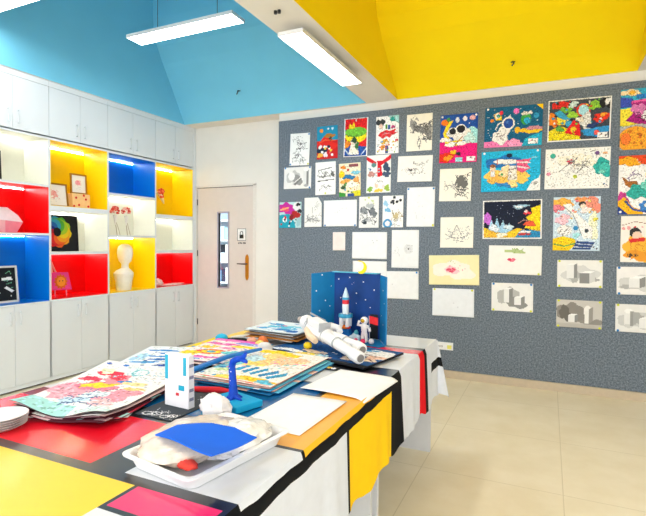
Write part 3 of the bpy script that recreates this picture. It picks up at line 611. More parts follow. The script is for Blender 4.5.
pic('crowded multicolour painting with red rocket and white border', .228, 2.57, .522, .39, '3c4450',
    [('p', [(0, .75), (.2, .62), (.5, .8), (.55, 1), (0, 1)], 'ead61c'), ('b', .22, .14, .16, .14, 'd42a24', 1), ('b', .08, .48, .1, .18, 'ee8422', 2), ('p', [(.1, .3), (.2, .24), (.42, .56), (.34, .68)], '3aa0cc'), ('p', [(.14, .4), (.3, .5), (.28, .6), (.18, .6)], 'f0d440'), ('p', [(.28, .8), (.42, .5), (.52, .6), (.54, .9)], 'de1f26'), ('e', .42, .72, .05, .06, 'f2c22c'), ('b', .3, .24, .1, .1, '6bb042', 3), ('b', .4, .38, .09, .11, '94c83c', 4), ('b', .4, .14, .1, .08, 'cfe4e4', 5), ('e', .57, .28, .11, .16, 'e2562c'), ('e', .57, .28, .085, .125, 'a8dcea'), ('b', .62, .55, .12, .2, 'd6d6d4', 6), ('b', .75, .18, .1, .14, '8cc43c', 7), ('b', .92, .14, .1, .18, '1c1c20', 8), ('b', .94, .12, .05, .09, 'f1f1ef', 9), ('b', .86, .48, .16, .12, 'de3220', 10), ('b', .88, .42, .06, .05, 'f2a030', 10), ('b', .78, .8, .24, .13, '2f93cf', 11), ('b', .72, .66, .1, .08, '273a6c', 12), ('e', .79, .83, .045, .06, 'ee5a50'), ('b', .52, .5, .07, .07, 'e8e0d0', 14), ('b', .2, .7, .08, .07, '5aa848', 15),
     ('d', .05, .05, .95, .6, 30, .025, ['f0d440', 'de1f26', '3aa0cc', 'f1f1ef', '22262e', '6bb042'], 4), ('d', .02, .75, .45, .97, 20, .025, ['f2e23c', 'd0b814'], 5), ('r', .8, .83, .96, .96, 'f6f4f4'), ('d', .83, .86, .93, .93, 4, .016, ['c03a58', '666666'], 2), ('r', 0, 0, 1, .022, W), ('r', 0, .978, 1, 1, W), ('r', 0, 0, .018, 1, W), ('r', .982, 0, 1, 1, W)], (), 1, (84, 62))
pic('white sheet with a line drawn spaceman and a teal planet at right', .221, 2.118, .54, .378, 'f4f3ee',
    [('b', .5, .3, .3, .2, 'f2eedc', 1), ('e', .12, .17, .045, .065, '3fae9c'), ('b', .9, .5, .17, .24, '2ba8a0', 2), ('e', .92, .5, .08, .12, '49c0b4'), ('b', .88, .6, .05, .06, '7ad0c0', 4), ('p', [(.34, .32), (.42, .26), (.46, .34), (.38, .4)], 'd03c50'), ('s', .35, .3, .7, .65, 26, .06, .012, '8a8a88', 3), ('l', [(.22, .58), (.36, .4), (.5, .26)], .014, '6c6c6a'), ('l', [(.5, .62), (.62, .42), (.68, .5)], .014, '777775'), ('e', .06, .62, .035, .045, 'f09ab4'), ('e', .48, .7, .035, .045, 'c0cc3c'), ('e', .8, .14, .035, .05, '6c4c86'), ('b', .92, .15, .05, .03, 'f0b87c', 6), ('l', [(.7, .1), (.78, .07)], .014, '444444'), ('d', .05, .1, .75, .95, 16, .012, ['e0c8a0', 'b8b8b6', 'f0a0a8'], 7), ('d', .9, .88, .97, .95, 5, .016, ['c03a58', '3c6ca8', '666666'], 2)], (), 1, (80, 56))
pic('pastel portrait painting of a boy sliding down a white bone shape', .228, 1.601, .392, .505, 'c9dcea',
    [('b', .2, .1, .24, .1, 'f4b24a', 1), ('b', .85, .15, .2, .16, 'f0907c', 2), ('b', .6, .05, .14, .06, 'f29a58', 3), ('b', .1, .2, .14, .08, 'ec8090', 4), ('b', .2, .42, .2, .1, 'eec0cc', 5), ('b', .85, .55, .14, .25, 'eef0d0', 6), ('p', [(.2, .14), (.38, .12), (.5, .3), (.7, .45), (.85, .6), (.84, .76), (.66, .78), (.55, .6), (.5, .44), (.3, .28)], 'f2f1ee'), ('l', [(.22, .16), (.42, .32), (.52, .5), (.62, .72)], .012, '9aa4ae'), ('e', .62, .14, .08, .05, '33302e'), ('e', .64, .18, .07, .05, 'f0d4c0'), ('b', .7, .25, .12, .08, 'f2e4dc', 7), ('e', .25, .62, .16, .1, 'f1eeea'), ('s', .15, .55, .35, .7, 6, .04, .01, '9a9a98', 8), ('e', .49, .58, .055, .045, '2f8ac4'), ('e', .72, .63, .045, .035, '3c4450'), ('p', [(0, .78), (.2, .73), (.5, .78), (.5, .88), (.35, 1), (0, 1)], 'f4c81c'), ('l', [(.02, .88), (.25, .92), (.5, .86)], .02, '58b058'), ('p', [(.52, .82), (.9, .84), (.8, .98), (.42, .98)], '2f4c86'), ('l', [(.5, .87), (.86, .89)], .014, 'c8d4e4'), ('l', [(.46, .93), (.84, .94)], .014, 'c8d4e4'), ('b', .9, .42, .06, .04, 'e8d84a', 9), ('b', .5, .72, .1, .06, 'a4dce4', 10), ('d', .84, .92, .94, .97, 4, .012, ['c03a58', '444444'], 2), ('d', .05, .05, .95, .4, 12, .02, ['f0a060', 'e87888', 'f2d070'], 12)], (), 0, (60, 76))
pic('pencil study of a tall box beside an open cube', .265, 1.133, .378, .255, 'ebeae6',
    [('b', .5, .5, .4, .4, 'd4d4d2', 4), ('b', .75, .68, .2, .1, 'a6a6a4', 2), ('b', .38, .6, .12, .3, 'b0b0ae', 3)] + cubes(.22, .18, .24, True) + cubes(.5, .48, .36, False, ('8c8c8a', 'bdbdbb', 'cfcfcd')), [(TL, PY), (TR, PY), (BLc, PY), (BR, PY)], -.5, (56, 40))
pic('darkest pencil study, cube and rounded cylinder on brown grey shade', .267, .753, .383, .26, 'c8c4be',
    [('b', .35, .45, .34, .42, '8a8680', 1), ('b', .2, .5, .16, .3, '6c6862', 2), ('b', .8, .78, .26, .16, '8f8b85', 3), ('r', 0, .84, 1, 1, 'b8b4ae')] + cubes(.26, .55, .24) + [('e', .69, .38, .09, .2, 'ecebe8'), ('r', .62, .38, .72, .82, 'e8e7e4'), ('p', [(.72, .3), (.8, .22), (.8, .72), (.72, .82)], '9a9690')], [(TL, PY), (TR, PY), (BLc, PY), (BR, PY)], 0, (56, 40))
pic('topmost painting at the right edge, magenta hat over an orange ball', .758, 2.53, .395, .54, '35a9c8',
    [('b', .2, .06, .2, .07, 'f1d9a8', 1), ('e', .22, .06, .07, .035, 'f2b43c'), ('p', [(0, .12), (.25, .16), (.25, .3), (0, .3)], '3c52b8'), ('p', [(0, .32), (.4, .3), (.7, .46), (1, .6), (1, .8), (0, .6)], 'f0da3c'), ('p', [(.2, .2), (.8, .15), (.85, .4), (.95, .55), (.5, .62), (.1, .52), (.25, .4)], 'a81c78'), ('b', .35, .34, .14, .12, 'd678b2', 3), ('p', [(.22, .2), (.8, .16), (.8, .2), (.22, .24)], 'ec5aa2'), ('r', .3, .1, .6, .17, '2677c0'), ('b', .55, .45, .14, .1, 'f2efee', 4), ('e', .62, .28, .12, .1, '1d5a8c'), ('e', .62, .38, .12, .03, 'c87038'), ('p', [(0, .62), (.4, .58), (1, .7), (1, 1), (0, 1)], 'b8b4b0'), ('e', .3, .84, .34, .22, 'f2a02c'), ('e', .12, .82, .1, .1, 'f07a30'), ('d', .1, .7, .5, .95, 6, .02, 'd06a20', 6), ('s', .3, .4, .6, .55, 6, .04, .014, '7a1c58', 7)], (), 0, (60, 82))
pic('white painting with a red and orange sky, second down at the right edge', .757, 1.945, .395, .525, 'f1efec',
    [('p', [(0, 0), (1, 0), (1, .2), (.5, .16), (0, .08)], 'e84a1c'), ('b', .18, .1, .24, .1, 'f5a61c', 1), ('d', .35, .02, .95, .14, 10, .015, 'f6c0a0', 2), ('p', [(.06, .34), (.2, .44), (.36, .44), (.4, .52), (.28, .58), (.14, .5)], 'a0622c'), ('s', .2, .3, .4, .38, 5, .04, .014, '6a4a8a', 3), ('b', .42, .62, .26, .16, '2fa59a', 4), ('b', .55, .5, .14, .1, '6cc4b4', 5), ('b', .7, .35, .2, .12, 'e2443a', 6), ('b', .62, .3, .1, .08, 'f2c43c', 7), ('b', .08, .76, .13, .18, 'c43a8c', 8), ('p', [(0, .78), (.12, .7), (.3, .88), (.5, .94), (.5, 1), (0, 1)], 'f2b41c'), ('p', [(0, .86), (.2, 1), (0, 1)], '1c3c90'), ('l', [(.15, .78), (.3, .92), (.6, .97)], .03, '2c4ca0'), ('b', .6, .85, .22, .1, '3a7cc4', 9), ('e', .55, .85, .04, .03, 'f1efec'), ('b', .8, .68, .16, .14, '7ab83c', 10)], [(BLc, W)], 0, (60, 80))
pic('painting of a dark haired child in an orange robe, at the right edge', .775, 1.458, .375, .415, 'f2ebe2',
    [('d', .05, .05, .95, .3, 14, .03, ['d8404c', 'e8a0a0', 'c83040'], 1), ('l', [(.02, .2), (.3, .12), (.7, .2)], .012, '9a6a5c'), ('b', .38, .7, .38, .3, 'f0b53c', 2), ('b', .5, .85, .4, .16, 'e89a2c', 3), ('e', .3, .36, .12, .11, '2f2c2e'), ('e', .34, .42, .1, .09, 'eccab4'), ('p', [(.16, .5), (.5, .46), (.5, .54), (.2, .58)], 'd83030'), ('e', .2, .85, .06, .045, '4c3c30'), ('e', .32, .85, .05, .04, '4c3c30'), ('s', .2, .55, .7, .9, 14, .06, .016, 'd88a2c', 5)], (), 0, (54, 60))
pic('lighter pencil study of a cube at the right edge above another study', .765, 1.085, .40, .252, 'eceae8',
    [('b', .5, .6, .45, .36, 'cfcfcd', 1), ('b', .25, .72, .2, .1, 'b0b0ae', 4)] + cubes(.24, .42, .34) + [('e', .66, .3, .08, .14, 'f2f2f0'), ('r', .58, .3, .74, .8, 'dededc'), ('r', .7, .3, .76, .8, '8e8e8c')], [(TL, PB), (BLc, PB)], -1, (54, 36))
pic('lowest pencil study at the right edge, cylinder next to a cube', .77, .745, .415, .252, 'e6e5e2',
    [('b', .5, .6, .45, .36, 'cbcbc9', 1), ('b', .4, .5, .14, .3, 'aaaaa8', 4), ('r', .17, .25, .33, .78, 'e4e4e2'), ('e', .25, .25, .08, .09, 'f2f2f0'), ('e', .25, .78, .08, .07, 'd0d0ce'), ('r', .28, .26, .34, .78, '9a9a98')] + cubes(.44, .5, .34), [(TL, PY), (BLc, PB)], -.5, (54, 36))

for k, (label, cx, cz, w, h, base, shapes, pins, tilt, n, lift, cut) in enumerate(pics):
    rg = random.Random(k)
    a, b = rg.uniform(.2, 1), rg.uniform(.2, 1)
    hf = lambda u, v, L=lift, a=a, b=b: .0035 + L*(.25*v + a*(v**3)*(u**2) + b*(v**3)*((1-u)**2))*1.1
    sat = sum(1 for x in shapes if len(x[-1 if x[0] not in 'bsd' else -2]) == 6 and isinstance(x[-1 if x[0] not in 'bsd' else -2], str) and (lambda q: max(q)-min(q) > 70)([int(x[-1 if x[0] not in 'bsd' else -2][z:z+2], 16) for z in (0, 2, 4)]))
    colourful = sat >= 7
    if colourful: n = (int(n[0]*1.15), int(n[1]*1.15))
    o = sheet_mesh('pinned_picture', w, h, base, shapes, n[0], n[1], hf, cutfn=cut, detail=k+1 if colourful else 0)
    o.location = (cx, FB-.002, cz); o.rotation_euler = (R(90), R(-tilt)*-1, 0)
    tag(o, label, 'picture', 'pictures pinned to the grey felt board')
    for (u, v), col in pins:
        x, y = (u-.5)*w, (.5-v)*h; z = hf(u, v)
        m = MB().lathe([(.010, z+.0005), (.011, z+.003), (.006, z+.005)], paint(col), o=(x, y, 0), n=10)
        p = m.build('pin', None, o=(0,0,0)); p.parent = o
        p['label'] = {PB: 'blue pin', PY: 'yellow pin'}.get(col, 'white pin')

# ------------------------------------------------------------------ tables and the tablecloth
TZ0 = .748
PANEL = mat('light_grey_laminate', '#dcdde0', .4, .4, var=.01)
def table(y0, y1, label):
    t = thing('table', label, 'table', (-1.353, (y0+y1)/2, 0), 0, 'white panel tables pushed end to end')
    MB().box(-2.01, y0, TZ0-.028, -.697, y1, TZ0, PANEL).build('tabletop', t, bevel=.002)
    for y in (y0+.03, y1-.055):
        MB().box(-1.99, y, 0, -.70, y+.025, TZ0-.028, PANEL).build('panel_leg', t)
table(2.09, 3.29, 'far white panel table, the one carrying the blue space box')
table(.42, 2.085, 'near white panel table, the one carrying plates and plastic tray')

CLW = mat('cloth_white', '#e0e3e7', .3, .5, var=.01, coat=.35)
CLK = mat('cloth_black', '#07080b', .28, .5, var=.05, coat=.8)
CLY = mat('cloth_yellow', '#ffcf10', .3, .5, var=.01, coat=.25)
CLYW = mat('cloth_yellow_warmlit', '#ffb838', .3, .5, var=.01, coat=.25)  # the yellow cloth again, with warm light put into its colour
CLR = mat('cloth_red', '#ee1028', .25, .5, var=.01, coat=.5)
CLP = mat('cloth_pink', '#ee2a6a', .25, .5, var=.01, coat=.5)
CLB = mat('cloth_blue', '#0a64a2', .25, .5, var=.02, coat=.5)
MATTE = {}
for a_, h_ in ((CLW, '#dde2ec'), (CLK, '#0b0d12'), (CLY, '#ffce0c'), (CLYW, '#ffc02c'), (CLR, '#e80c1c'), (CLP, '#e8206a'), (CLB, '#0a64a2')):
    MATTE[a_] = mat(a_.name + '_fabric', h_, .8, .2, var=.02)
XE, XL, YF, YNr, CT = -.683, -2.022, 3.305, .40, .7535
def cloth_colour(x, y, d, df):
    """x,y on the top; d hanging depth at the long right side, df at the far end"""
    if df > 0 and d <= 0:
        return CLK if .12 < df < .18 else CLW
    if df > 0 and d > 0:
        return CLK if .12 < max(d, df) < .18 else CLW
    if d > 0:
        if 2.24 <= y <= 2.40: return CLK
        if 2.80 <= y <= 2.91: return CLR
        if 2.91 < y <= 2.97: return CLK
        if y > 2.40: return CLK if (y > 3.10 and .12 < d < .18) else CLW
        if .020 <= d <= .060: return CLK
        if d > .06:
            if y < 1.665: return CLW
            return CLK if y < 1.69 else CLY
        # strip between edge and black line continues the top
    if x < -2.022: return CLW
    if y < .945:
        if x < -.985: return CLY
        if y < .825: return CLW
        if y < .842 or x > -.70: return CLK
        return CLP if x > -.972 else CLK
    if y < .985: return CLK
    if y < 1.318:
        if x < -1.20: return CLR
        return CLK if x < -1.065 else CLW
    if y < 1.336: return CLK
    if y < 2.0 and x > -.86: return CLYW
    if y < 2.0 and x > -.885: return CLK
    if y < 1.42: return CLK
    if 2.0 <= y < 2.018: return CLK
    if 2.018 <= y < 2.245 and x > -1.12: return CLW
    if 2.245 <= y < 2.41: return CLK if x > -1.2 else CLB
    if y >= 2.41:
        if x < -1.9: return CLY
        if 2.80 <= y < 2.91: return CLR
        if 2.91 <= y < 2.97: return CLK
        return CLW
    if x < -1.62: return CLW
    return CLB
def fill_lines(a, b, step, extra):
    n = int(round((b-a)/step)); s = {round(a+(b-a)*i/n, 5) for i in range(n+1)} | {round(e, 5) for e in extra if a <= e <= b}
    s = sorted(s); o = [s[0]]
    ex = {round(e, 5) for e in extra}
    for q in s[1:]:
        if q - o[-1] < .004 and q not in ex: continue
        o.append(q)
    return o
HEM = .372
# across: s = distance from right edge; negative hangs
S = fill_lines(-HEM, (XE-XL)+HEM, .02, [0, -.008, -.020, -.060, -.12, -.18, XE+.985, XE+.972, XE+.70, XE+1.20, XE+1.065, XE+.86, XE+.885, XE+1.12, XE+1.62, XE+1.9, XE-XL, XE-XL+.008])
Tt = fill_lines(YNr, YF+HEM, .02, [.825, .842, .945, .985, 1.318, 1.336, 1.42, 1.665, 1.69, 2.0, 2.018, 2.24, 2.245, 2.40, 2.41, 2.80, 2.91, 2.97, 3.10, YF, YF+.008, YF+.12, YF+.18])
def wv(t, a=1.0):
    return a*(.55*math.sin(t*13.1+.4) + .3*math.sin(t*23.7+1.2) + .15*math.sin(t*41+2))
vs = []
for t in Tt:
    for s in S:
        d = max(0, -s); dl = max(0, s-(XE-XL)); df = max(0, t-YF)
        x = XE - min(max(s, 0), XE-XL); y = min(t, YF); z = CT
        if d > 0 and df > 0:                       # the loose corner falls in a cone
            a = math.atan2(df, d); r = max(d, df) + .12*min(d, df); k = r/HEM
            out = .010 + .075*k*math.sin(2*a) + .012*k
            x += math.cos(a)*out; y += math.sin(a)*out; z -= r*.985
        elif d > 0:
            k = d/HEM; c = min(1, d/.03)
            x += .011*c + .012*k*(1+wv(t, 1)) ; z -= d*(1 + .055*wv(t*1.3+1, 1)*k) - .003*(1-c)
            x += .005*wv(t*2.2+3)*k
        elif df > 0:
            k = df/HEM; c = min(1, df/.03); y += .011*c + .012*k*(1+wv(s)); z -= df
        if dl > 0:
            x -= .012*min(1, dl/.03) + .01*dl/HEM; z -= dl*.98 if df == 0 else 0
        if d > 0 and .012 < d < .09: z -= .004*wv(t*2.1+.7)
        vs.append((x, y, z))
cb = MB(); cb.v = [Vector(v) for v in vs]; ns = len(S)
for j in range(len(Tt)-1):
    for i in range(ns-1):
        sm = (S[i]+S[i+1])/2; tm = (Tt[j]+Tt[j+1])/2
        m = cloth_colour(XE-max(sm, 0), min(tm, YF), max(0, -sm), max(0, tm-YF))
        if sm < 0 or tm > YF: m = MATTE[m]
        a = j*ns+i
        cb.f.append([a, a+ns, a+ns+1, a+1]); cb.m.append(cb.mi(m))
cl = cb.build('tablecloth', o=(-1.353, 1.85, CT), smooth=True)
tag(cl, 'glossy tablecloth of red, yellow, blue and white blocks with black bands', 'tablecloth')

# ------------------------------------------------------------------ things on the table
T = CT + .002
def lay(name, label, cat, group, x, y, z, w, h, rz, base, shapes, n=(44, 56), hf=None, back=None, thick=.0015, cut=None, tilt=(0, 0)):
    o = sheet_mesh(name, w, h, base, shapes, n[0], n[1], hf, thick=thick, cutfn=cut, back=back, detail=-len(label) if len(shapes) > 8 and cat == 'painting' else 0)
    o.location = (x, y, z); o.rotation_euler = (tilt[0], tilt[1], R(rz))
    return tag(o, label, cat, group)

# white plates, left edge
for k in range(5):
    z = T + k*.0085
    m = MB().lathe([(.0, .004), (.045, .0035), (.052, .006), (.078, .016), (.080, .0155), (.056, .002), (.046, 0), (0, 0)], mat('white_melamine', '#f1eef0', .25, .5, coat=.3), n=40, cap=False)
    o = m.build('plate', o=(0,0,0), smooth=True); o.location = (-1.700+.002*k, 1.035+.0015*(k % 2), z)
    tag(o, ('white plate on top of the stack at the left edge' if k == 4 else 'white plate lowest in the stack at the left edge, on red cloth' if k == 0 else 'white plate inside the stack between its top and lowest plates'), 'plate', 'stacked white plates')

# left pile of paintings
MAR = '4a1022'
def hfL(a):
    return lambda u, v: .004 + a*(.018*max(0, v-.78)/.22*math.sin(u*7+1.2)*.5 + .022*(1-v)**2*(1-u) + .010*max(0, .25-u)*v*4*.5)
pileL = [(-1.655, 1.434, 27, W, W, .36, .50, 'white sheet jutting from the front of the left pile near plates'),
         (-1.63, 1.44, 15, 'c83048', MAR, .40, .52, 'red sheet just above the jutting white sheet of the left pile'),
         (-1.62, 1.41, 10, MAR, MAR, .40, .55, 'maroon backed sheet low in the left pile of paintings'),
         (-1.64, 1.42, 13, MAR, MAR, .40, .55, 'maroon backed sheet in the middle of the left painting pile'),
         (-1.62, 1.43, 9, 'c8a8a8', '3c1420', .40, .55, 'pinkish sheet with dark back just under the top left painting')]
for k, (x, y, rz, col, bk, w_, h_, lab) in enumerate(pileL):
    lay('painting_sheet', lab, 'painting', 'paintings in the left pile', x, y, T + .0005 + k*.0062, w_, h_, rz, col, [('d', .02, .02, .98, .98, 30, .06, ['d8b0b8', 'f3f3f1', 'a8d8d8'], k)], (16, 28), hfL(.15 if k == 0 else .5+.22*k), bk, .002 if k == 0 else .003)
shL = [('p', [(0, .80), (.25, .84), (.55, .86), (.6, 1), (0, 1)], 'a6dcd8'), ('b', .8, .94, .22, .08, 'd0e8e4', 2), ('b', .22, .64, .22, .20, 'f2a8b8', 3), ('b', .38, .5, .22, .12, 'ee8098', 4), ('b', .72, .64, .26, .16, 'f29aa8', 5), ('b', .72, .78, .16, .08, 'f6c4c8', 15), ('b', .45, .34, .17, .10, 'f0909c', 6),
       ('b', .18, .38, .12, .06, 'e8405c', 7), ('b', .30, .24, .17, .07, 'e62c48', 8), ('b', .42, .30, .10, .06, 'e83a50', 18), ('p', [(.2, .50), (.34, .42), (.42, .44), (.58, .40), (.52, .48), (.42, .54), (.3, .52), (.24, .56)], 'f8d02c'),
       ('b', .52, .66, .14, .10, 'd8e4ea', 9), ('b', .42, .78, .18, .06, 'c4dcec', 10), ('l', [(.3, .72), (.5, .74), (.62, .66)], .012, '48688c'), ('l', [(.36, .84), (.5, .8), (.64, .82)], .012, '3c5a84'), ('l', [(.55, .56), (.66, .5), (.78, .5)], .012, '5a5a68'), ('s', .35, .6, .7, .85, 14, .04, .008, '5878a0', 11),
       ('e', .07, .06, .03, .022, '2c62c4'), ('e', .28, .05, .035, .022, '2c78cc'), ('b', .56, .36, .08, .035, '3480cc', 12), ('b', .70, .38, .14, .05, 'f6dc9c', 13), ('b', .78, .48, .12, .04, 'f4d080', 16), ('b', .45, .12, .15, .09, 'e2f0ee', 14), ('o', .55, .14, .09, .08, .8, '7ac0cc'), ('l', [(.48, .06), (.52, .24)], .01, '7ac0cc'), ('s', .4, .05, .8, .3, 12, .04, .008, 'a8c8d8', 17), ('d', .05, .3, .4, .8, 14, .012, ['e07890', 'f0c0c8', 'c86880'], 19), ('b', .2, .2, .1, .06, 'f4f0c8', 20)]
lay('painting_sheet', 'big watercolour in pink, yellow and pale teal on top of left pile', 'painting', 'paintings in the left pile', -1.635, 1.425, T+.036, .405, .56, 12, 'f0ecea', shL, (56, 76), hfL(1.9), MAR)

# dark card with white chalk drawings
lay('dark_card', 'charcoal card with white chalk bicycle outlines under the paper tower', 'card', None, -1.31, 1.52, T, .185, .36, -1, '3a4048',
    [('o', .25, .93, .12, .045, .75, 'e8e8ea'), ('o', .45, .90, .12, .045, .75, 'e8e8ea'), ('l', [(.2, .9), (.35, .86), (.5, .92)], .012, 'e8e8ea'), ('o', .7, .93, .1, .04, .75, 'e8e8ea'), ('o', .85, .88, .1, .04, .75, 'e8e8ea'), ('l', [(.66, .92), (.78, .86), (.9, .9)], .012, 'e8e8ea'), ('s', .1, .8, .95, .97, 8, .05, .008, 'd0d0d4', 2),
     ('o', .75, .18, .1, .04, .75, 'e8e8ea'), ('o', .9, .14, .1, .04, .75, 'e8e8ea'), ('s', .6, .1, .95, .3, 6, .05, .008, 'd0d0d4', 3)], (50, 90), lambda u, v: .001)

# paper tower with coloured tape
tw = thing('paper_tower', 'white square paper tower with blue tape strips and red dot', 'paper model', (-1.302, 1.478, T+.0025), R(-4))
m = MB(); a, b, hh = .063, .017, .205; t = .93
WB_ = mat('tower_paper', '#f2f0f6', .6, .3, var=.01)
vs = [(-a, -b, 0), (a, -b, 0), (a, b, 0), (-a, b, 0), (-a, -b, hh), (a, -b, hh*1.0), (a*t, b, hh), (-a*t, b, hh)]
m.add(vs, [(0,3,2,1), (4,5,6,7), (0,1,5,4), (1,2,6,5), (2,3,7,6), (3,0,4,7)], WB_)
m.build('tower_body', tw, local=True, bevel=.002)
TB = mat('blue_tape', '#18a4c4', .4, .4)
for (x0, z0, x1, z1, mm, nm) in [(-.060, .105, -.044, .200, TB, 'blue_tape'), (.036, .128, .052, .198, TB, 'blue_tape'), (.012, .068, .042, .088, TB, 'blue_tape'), (-.002, .046, .014, .057, paint('d83a44'), 'red_tape')]:
    MB().box(x0, -b-.0012, z0, x1, -b-.0002, z1, mm).build(nm, tw, local=True)
for z in (.03, .065, .115, .16):
    MB().box(a+.0002, -.012, z, a+.0012, .010, z+.012, paint('8a8aa4')).build('side_tape', tw, local=True)
m = MB().ball((-1.197, 1.492, T+.012), (.010, .010, .010), paint('4ab83c'), 12, 8)
tag(m.build('clay_ball', o=(-1.197, 1.492, T+.002), smooth=True), 'tiny bright green lump at the foot of the paper tower', 'clay')

# red case and thin blue things behind the tower
m = MB().tube([(-1.42, 1.64, T+.012), (-1.36, 1.66, T+.012), (-1.27, 1.69, T+.012), (-1.225, 1.70, T+.010)], [.006, .012, .013, .007], paint('d8222e'), n=12)
tag(m.build('pencil_case', o=(-1.32, 1.67, T), smooth=True), 'thin red pencil case behind the white paper tower', 'pencil case')

# blue sculpture on a cyan block
sc_ = thing('clay_tree', 'bent dark blue clay trunk on a cyan foam block', 'sculpture', (-1.118, 1.588, T), R(-17))
CY = mat('cyan_foam', '#16a6dc', .7, .2, var=.03)
DB = mat('dark_blue_clay', '#0c47c0', .55, .3, var=.12, scale=60, bump=.3)
MB().box(-.092, -.066, 0, .092, .066, .026, CY).build('foam_block', sc_, local=True, bevel=.004)
m = MB()
m.tube([(-.010, .0, .022), (-.012, .0, .06), (-.016, 0, .11), (-.020, 0, .15), (-.012, .0, .172), (.010, .0, .184), (.038, 0, .192), (.058, 0, .205), (.066, 0, .220)], [.023, .017, .0145, .014, .014, .013, .011, .009, .005], DB, n=12)
m.tube([(.038, 0, .190), (.060, .0, .186), (.074, 0, .184)], [.010, .009, .005], DB, n=8)
for q in range(6):
    a = q*1.05; L = .05 if q == 0 else .034
    m.tube([(-.008+.012*math.cos(a), .012*math.sin(a), .034), (-.008+L*.7*math.cos(a), L*.7*math.sin(a), .030), (-.008+L*math.cos(a), L*math.sin(a), .027)], [.010, .007, .003], DB, n=8)
m.build('trunk', sc_, local=True, smooth=True)
m = MB(); rg = random.Random(3)
for q in range(9): m.ball((-.015+rg.uniform(-.008, .008), -.0135, .05+q*.012), .0022, PAPER, 8, 6)
m.build('white_dots', sc_, local=True, smooth=True)

# crumpled tissue
def crump(sd, amp, sc=9):
    return lambda d: 1 + amp*noise.noise(Vector((d.x, d.y, d.z))*sc*.25 + Vector((sd, sd*2, 0))) + amp*.6*noise.noise(Vector((d.x, d.y, d.z))*sc*.6 + Vector((sd*3, 1, 0)))
TIS = mat('white_tissue', '#f0ecee', .8, .2, var=.02, bump=.25, bscale=60)
m = MB().ball((-1.096, 1.435, T+.042), (.062, .044, .045), TIS, 28, 18, crump(3, .22), T+.001)
tag(m.build('crumpled_tissue', o=(-1.096, 1.435, T), smooth=True), 'crumpled white tissue ball before the blue clay tree', 'tissue')

# white plastic tray, bag of clay, blue foam sheet
ZR = R(-9); TC = (-.923, 1.185, T)
tr = thing('plastic_tray', 'shallow white plastic tray holding a bag of clay', 'tray', TC, ZR)
m = MB(); TW = mat('white_plastic', '#f4f4f5', .3, .5, var=.01, coat=.2)
def ring(w, h, z, r=.03, n=6):
    o = []
    for cx, cy, a0 in ((w-r, h-r, 0), (-w+r, h-r, 90), (-w+r, -h+r, 180), (w-r, -h+r, 270)):
        for k in range(n+1):
            a = R(a0 + 90*k/n); o.append((cx+r*math.cos(a), cy+r*math.sin(a), z))
    return o
rings = [ring(.125, .185, 0), ring(.138, .200, .038), ring(.150, .212, .042), ring(.152, .214, .036), ring(.149, .211, .036), ring(.137, .199, .034), ring(.123, .183, .004)]
n = len(rings[0]); vs = sum(rings, []); fs = [tuple(range(n))[::-1], tuple((len(rings)-1)*n + k for k in range(n))]
# outer wall up, rim over, inner wall down
rings = [ring(.125, .185, 0), ring(.137, .199, .036), ring(.150, .212, .036), ring(.151, .213, .040), ring(.138, .200, .042), ring(.134, .196, .038), ring(.122, .182, .004)]
vs = sum(rings, [])
for i in range(len(rings)-1):
    for k in range(n): fs.append((i*n+k, i*n+(k+1) % n, (i+1)*n+(k+1) % n, (i+1)*n+k))
m.add(vs, fs, TW); m.build('tray_shell', tr, local=True, smooth=True)
bg = thing('clay_bag', 'rumpled clear plastic bag of beige clay in the white tray', 'bag', (TC[0], TC[1], T+.006), ZR)
CLAY = mat('beige_clay_in_film', '#e2d3c0', .25, .5, var=.18, scale=26, bump=.35, bscale=40, coat=.5)
MB().ball((-.040, -.035, .042), (.124, .168, .048), CLAY, 40, 24, crump(7, .13, 9), .001).build('clay_mass', bg, local=True, smooth=True)
FILM = mat('plastic_film', '#f4f2ee', .22, .5, var=.03, bump=.6, bscale=40, coat=.5)
MB().ball((.050, .060, .036), (.085, .130, .042), FILM, 36, 22, crump(11, .18, 14), .001).build('bag_neck', bg, local=True, smooth=True)
MB().ball((.060, -.142, .030), (.034, .020, .012), paint('ee4a3c'), 16, 10, crump(5, .3), .002).build('red_clay', bg, local=True, smooth=True)
MB().ball((-.105, -.155, .016), (.016, .012, .012), paint('f08a60'), 12, 8, crump(6, .3), .002).build('orange_clay', bg, local=True, smooth=True)
BF = '0a62e0'
lay('foam_sheet', 'bright blue foam sheet lying on the bag of clay', 'foam sheet', None, -.872, 1.095, T+.101, .25, .16, -13, BF, [], (90, 60), lambda u, v: .006*math.sin(u*5)+.004*math.sin(v*4+u*3), None, .003,
    lambda u, v: (v < .52 - 1.0*u) or (v < .10+.16*math.sin(u*5)-.1), tilt=(0, R(-2)))

# loose white sheets
lay('paper_sheet', 'plain white sheet half covering the orange block, near the tray', 'paper', None, -.862, 1.622, T, .25, .385, -2, 'fcfcfd', [], (10, 10), lambda u, v: .002+.004*u*(1-v))
def hfw(u, v):
    return .004 + (.012*math.sin(u*2.6+.4))*(v**2)*.5 - .30*max(0, u-.90)**1.3
lay('paper_sheet', 'plain white sheet beside the table edge in front of the black band', 'paper', None, -.812, 2.066, T, .31, .38, -5, 'fcfcfd', [], (16, 16), hfw)
lay('sticker_strip', 'small strip of black, red and yellow stickers behind white sheet', 'stickers', None, -1.045, 2.275, T+.003, .16, .06, -12, '2a2c34', [('b', .2, .5, .12, .3, '8aa0d8', 1), ('b', .45, .5, .12, .3, 'e85a6a', 2), ('b', .7, .5, .12, .3, 'f0c840', 3), ('b', .88, .5, .08, .3, 'e8e8ee', 4)], (30, 12), lambda u, v: .002)

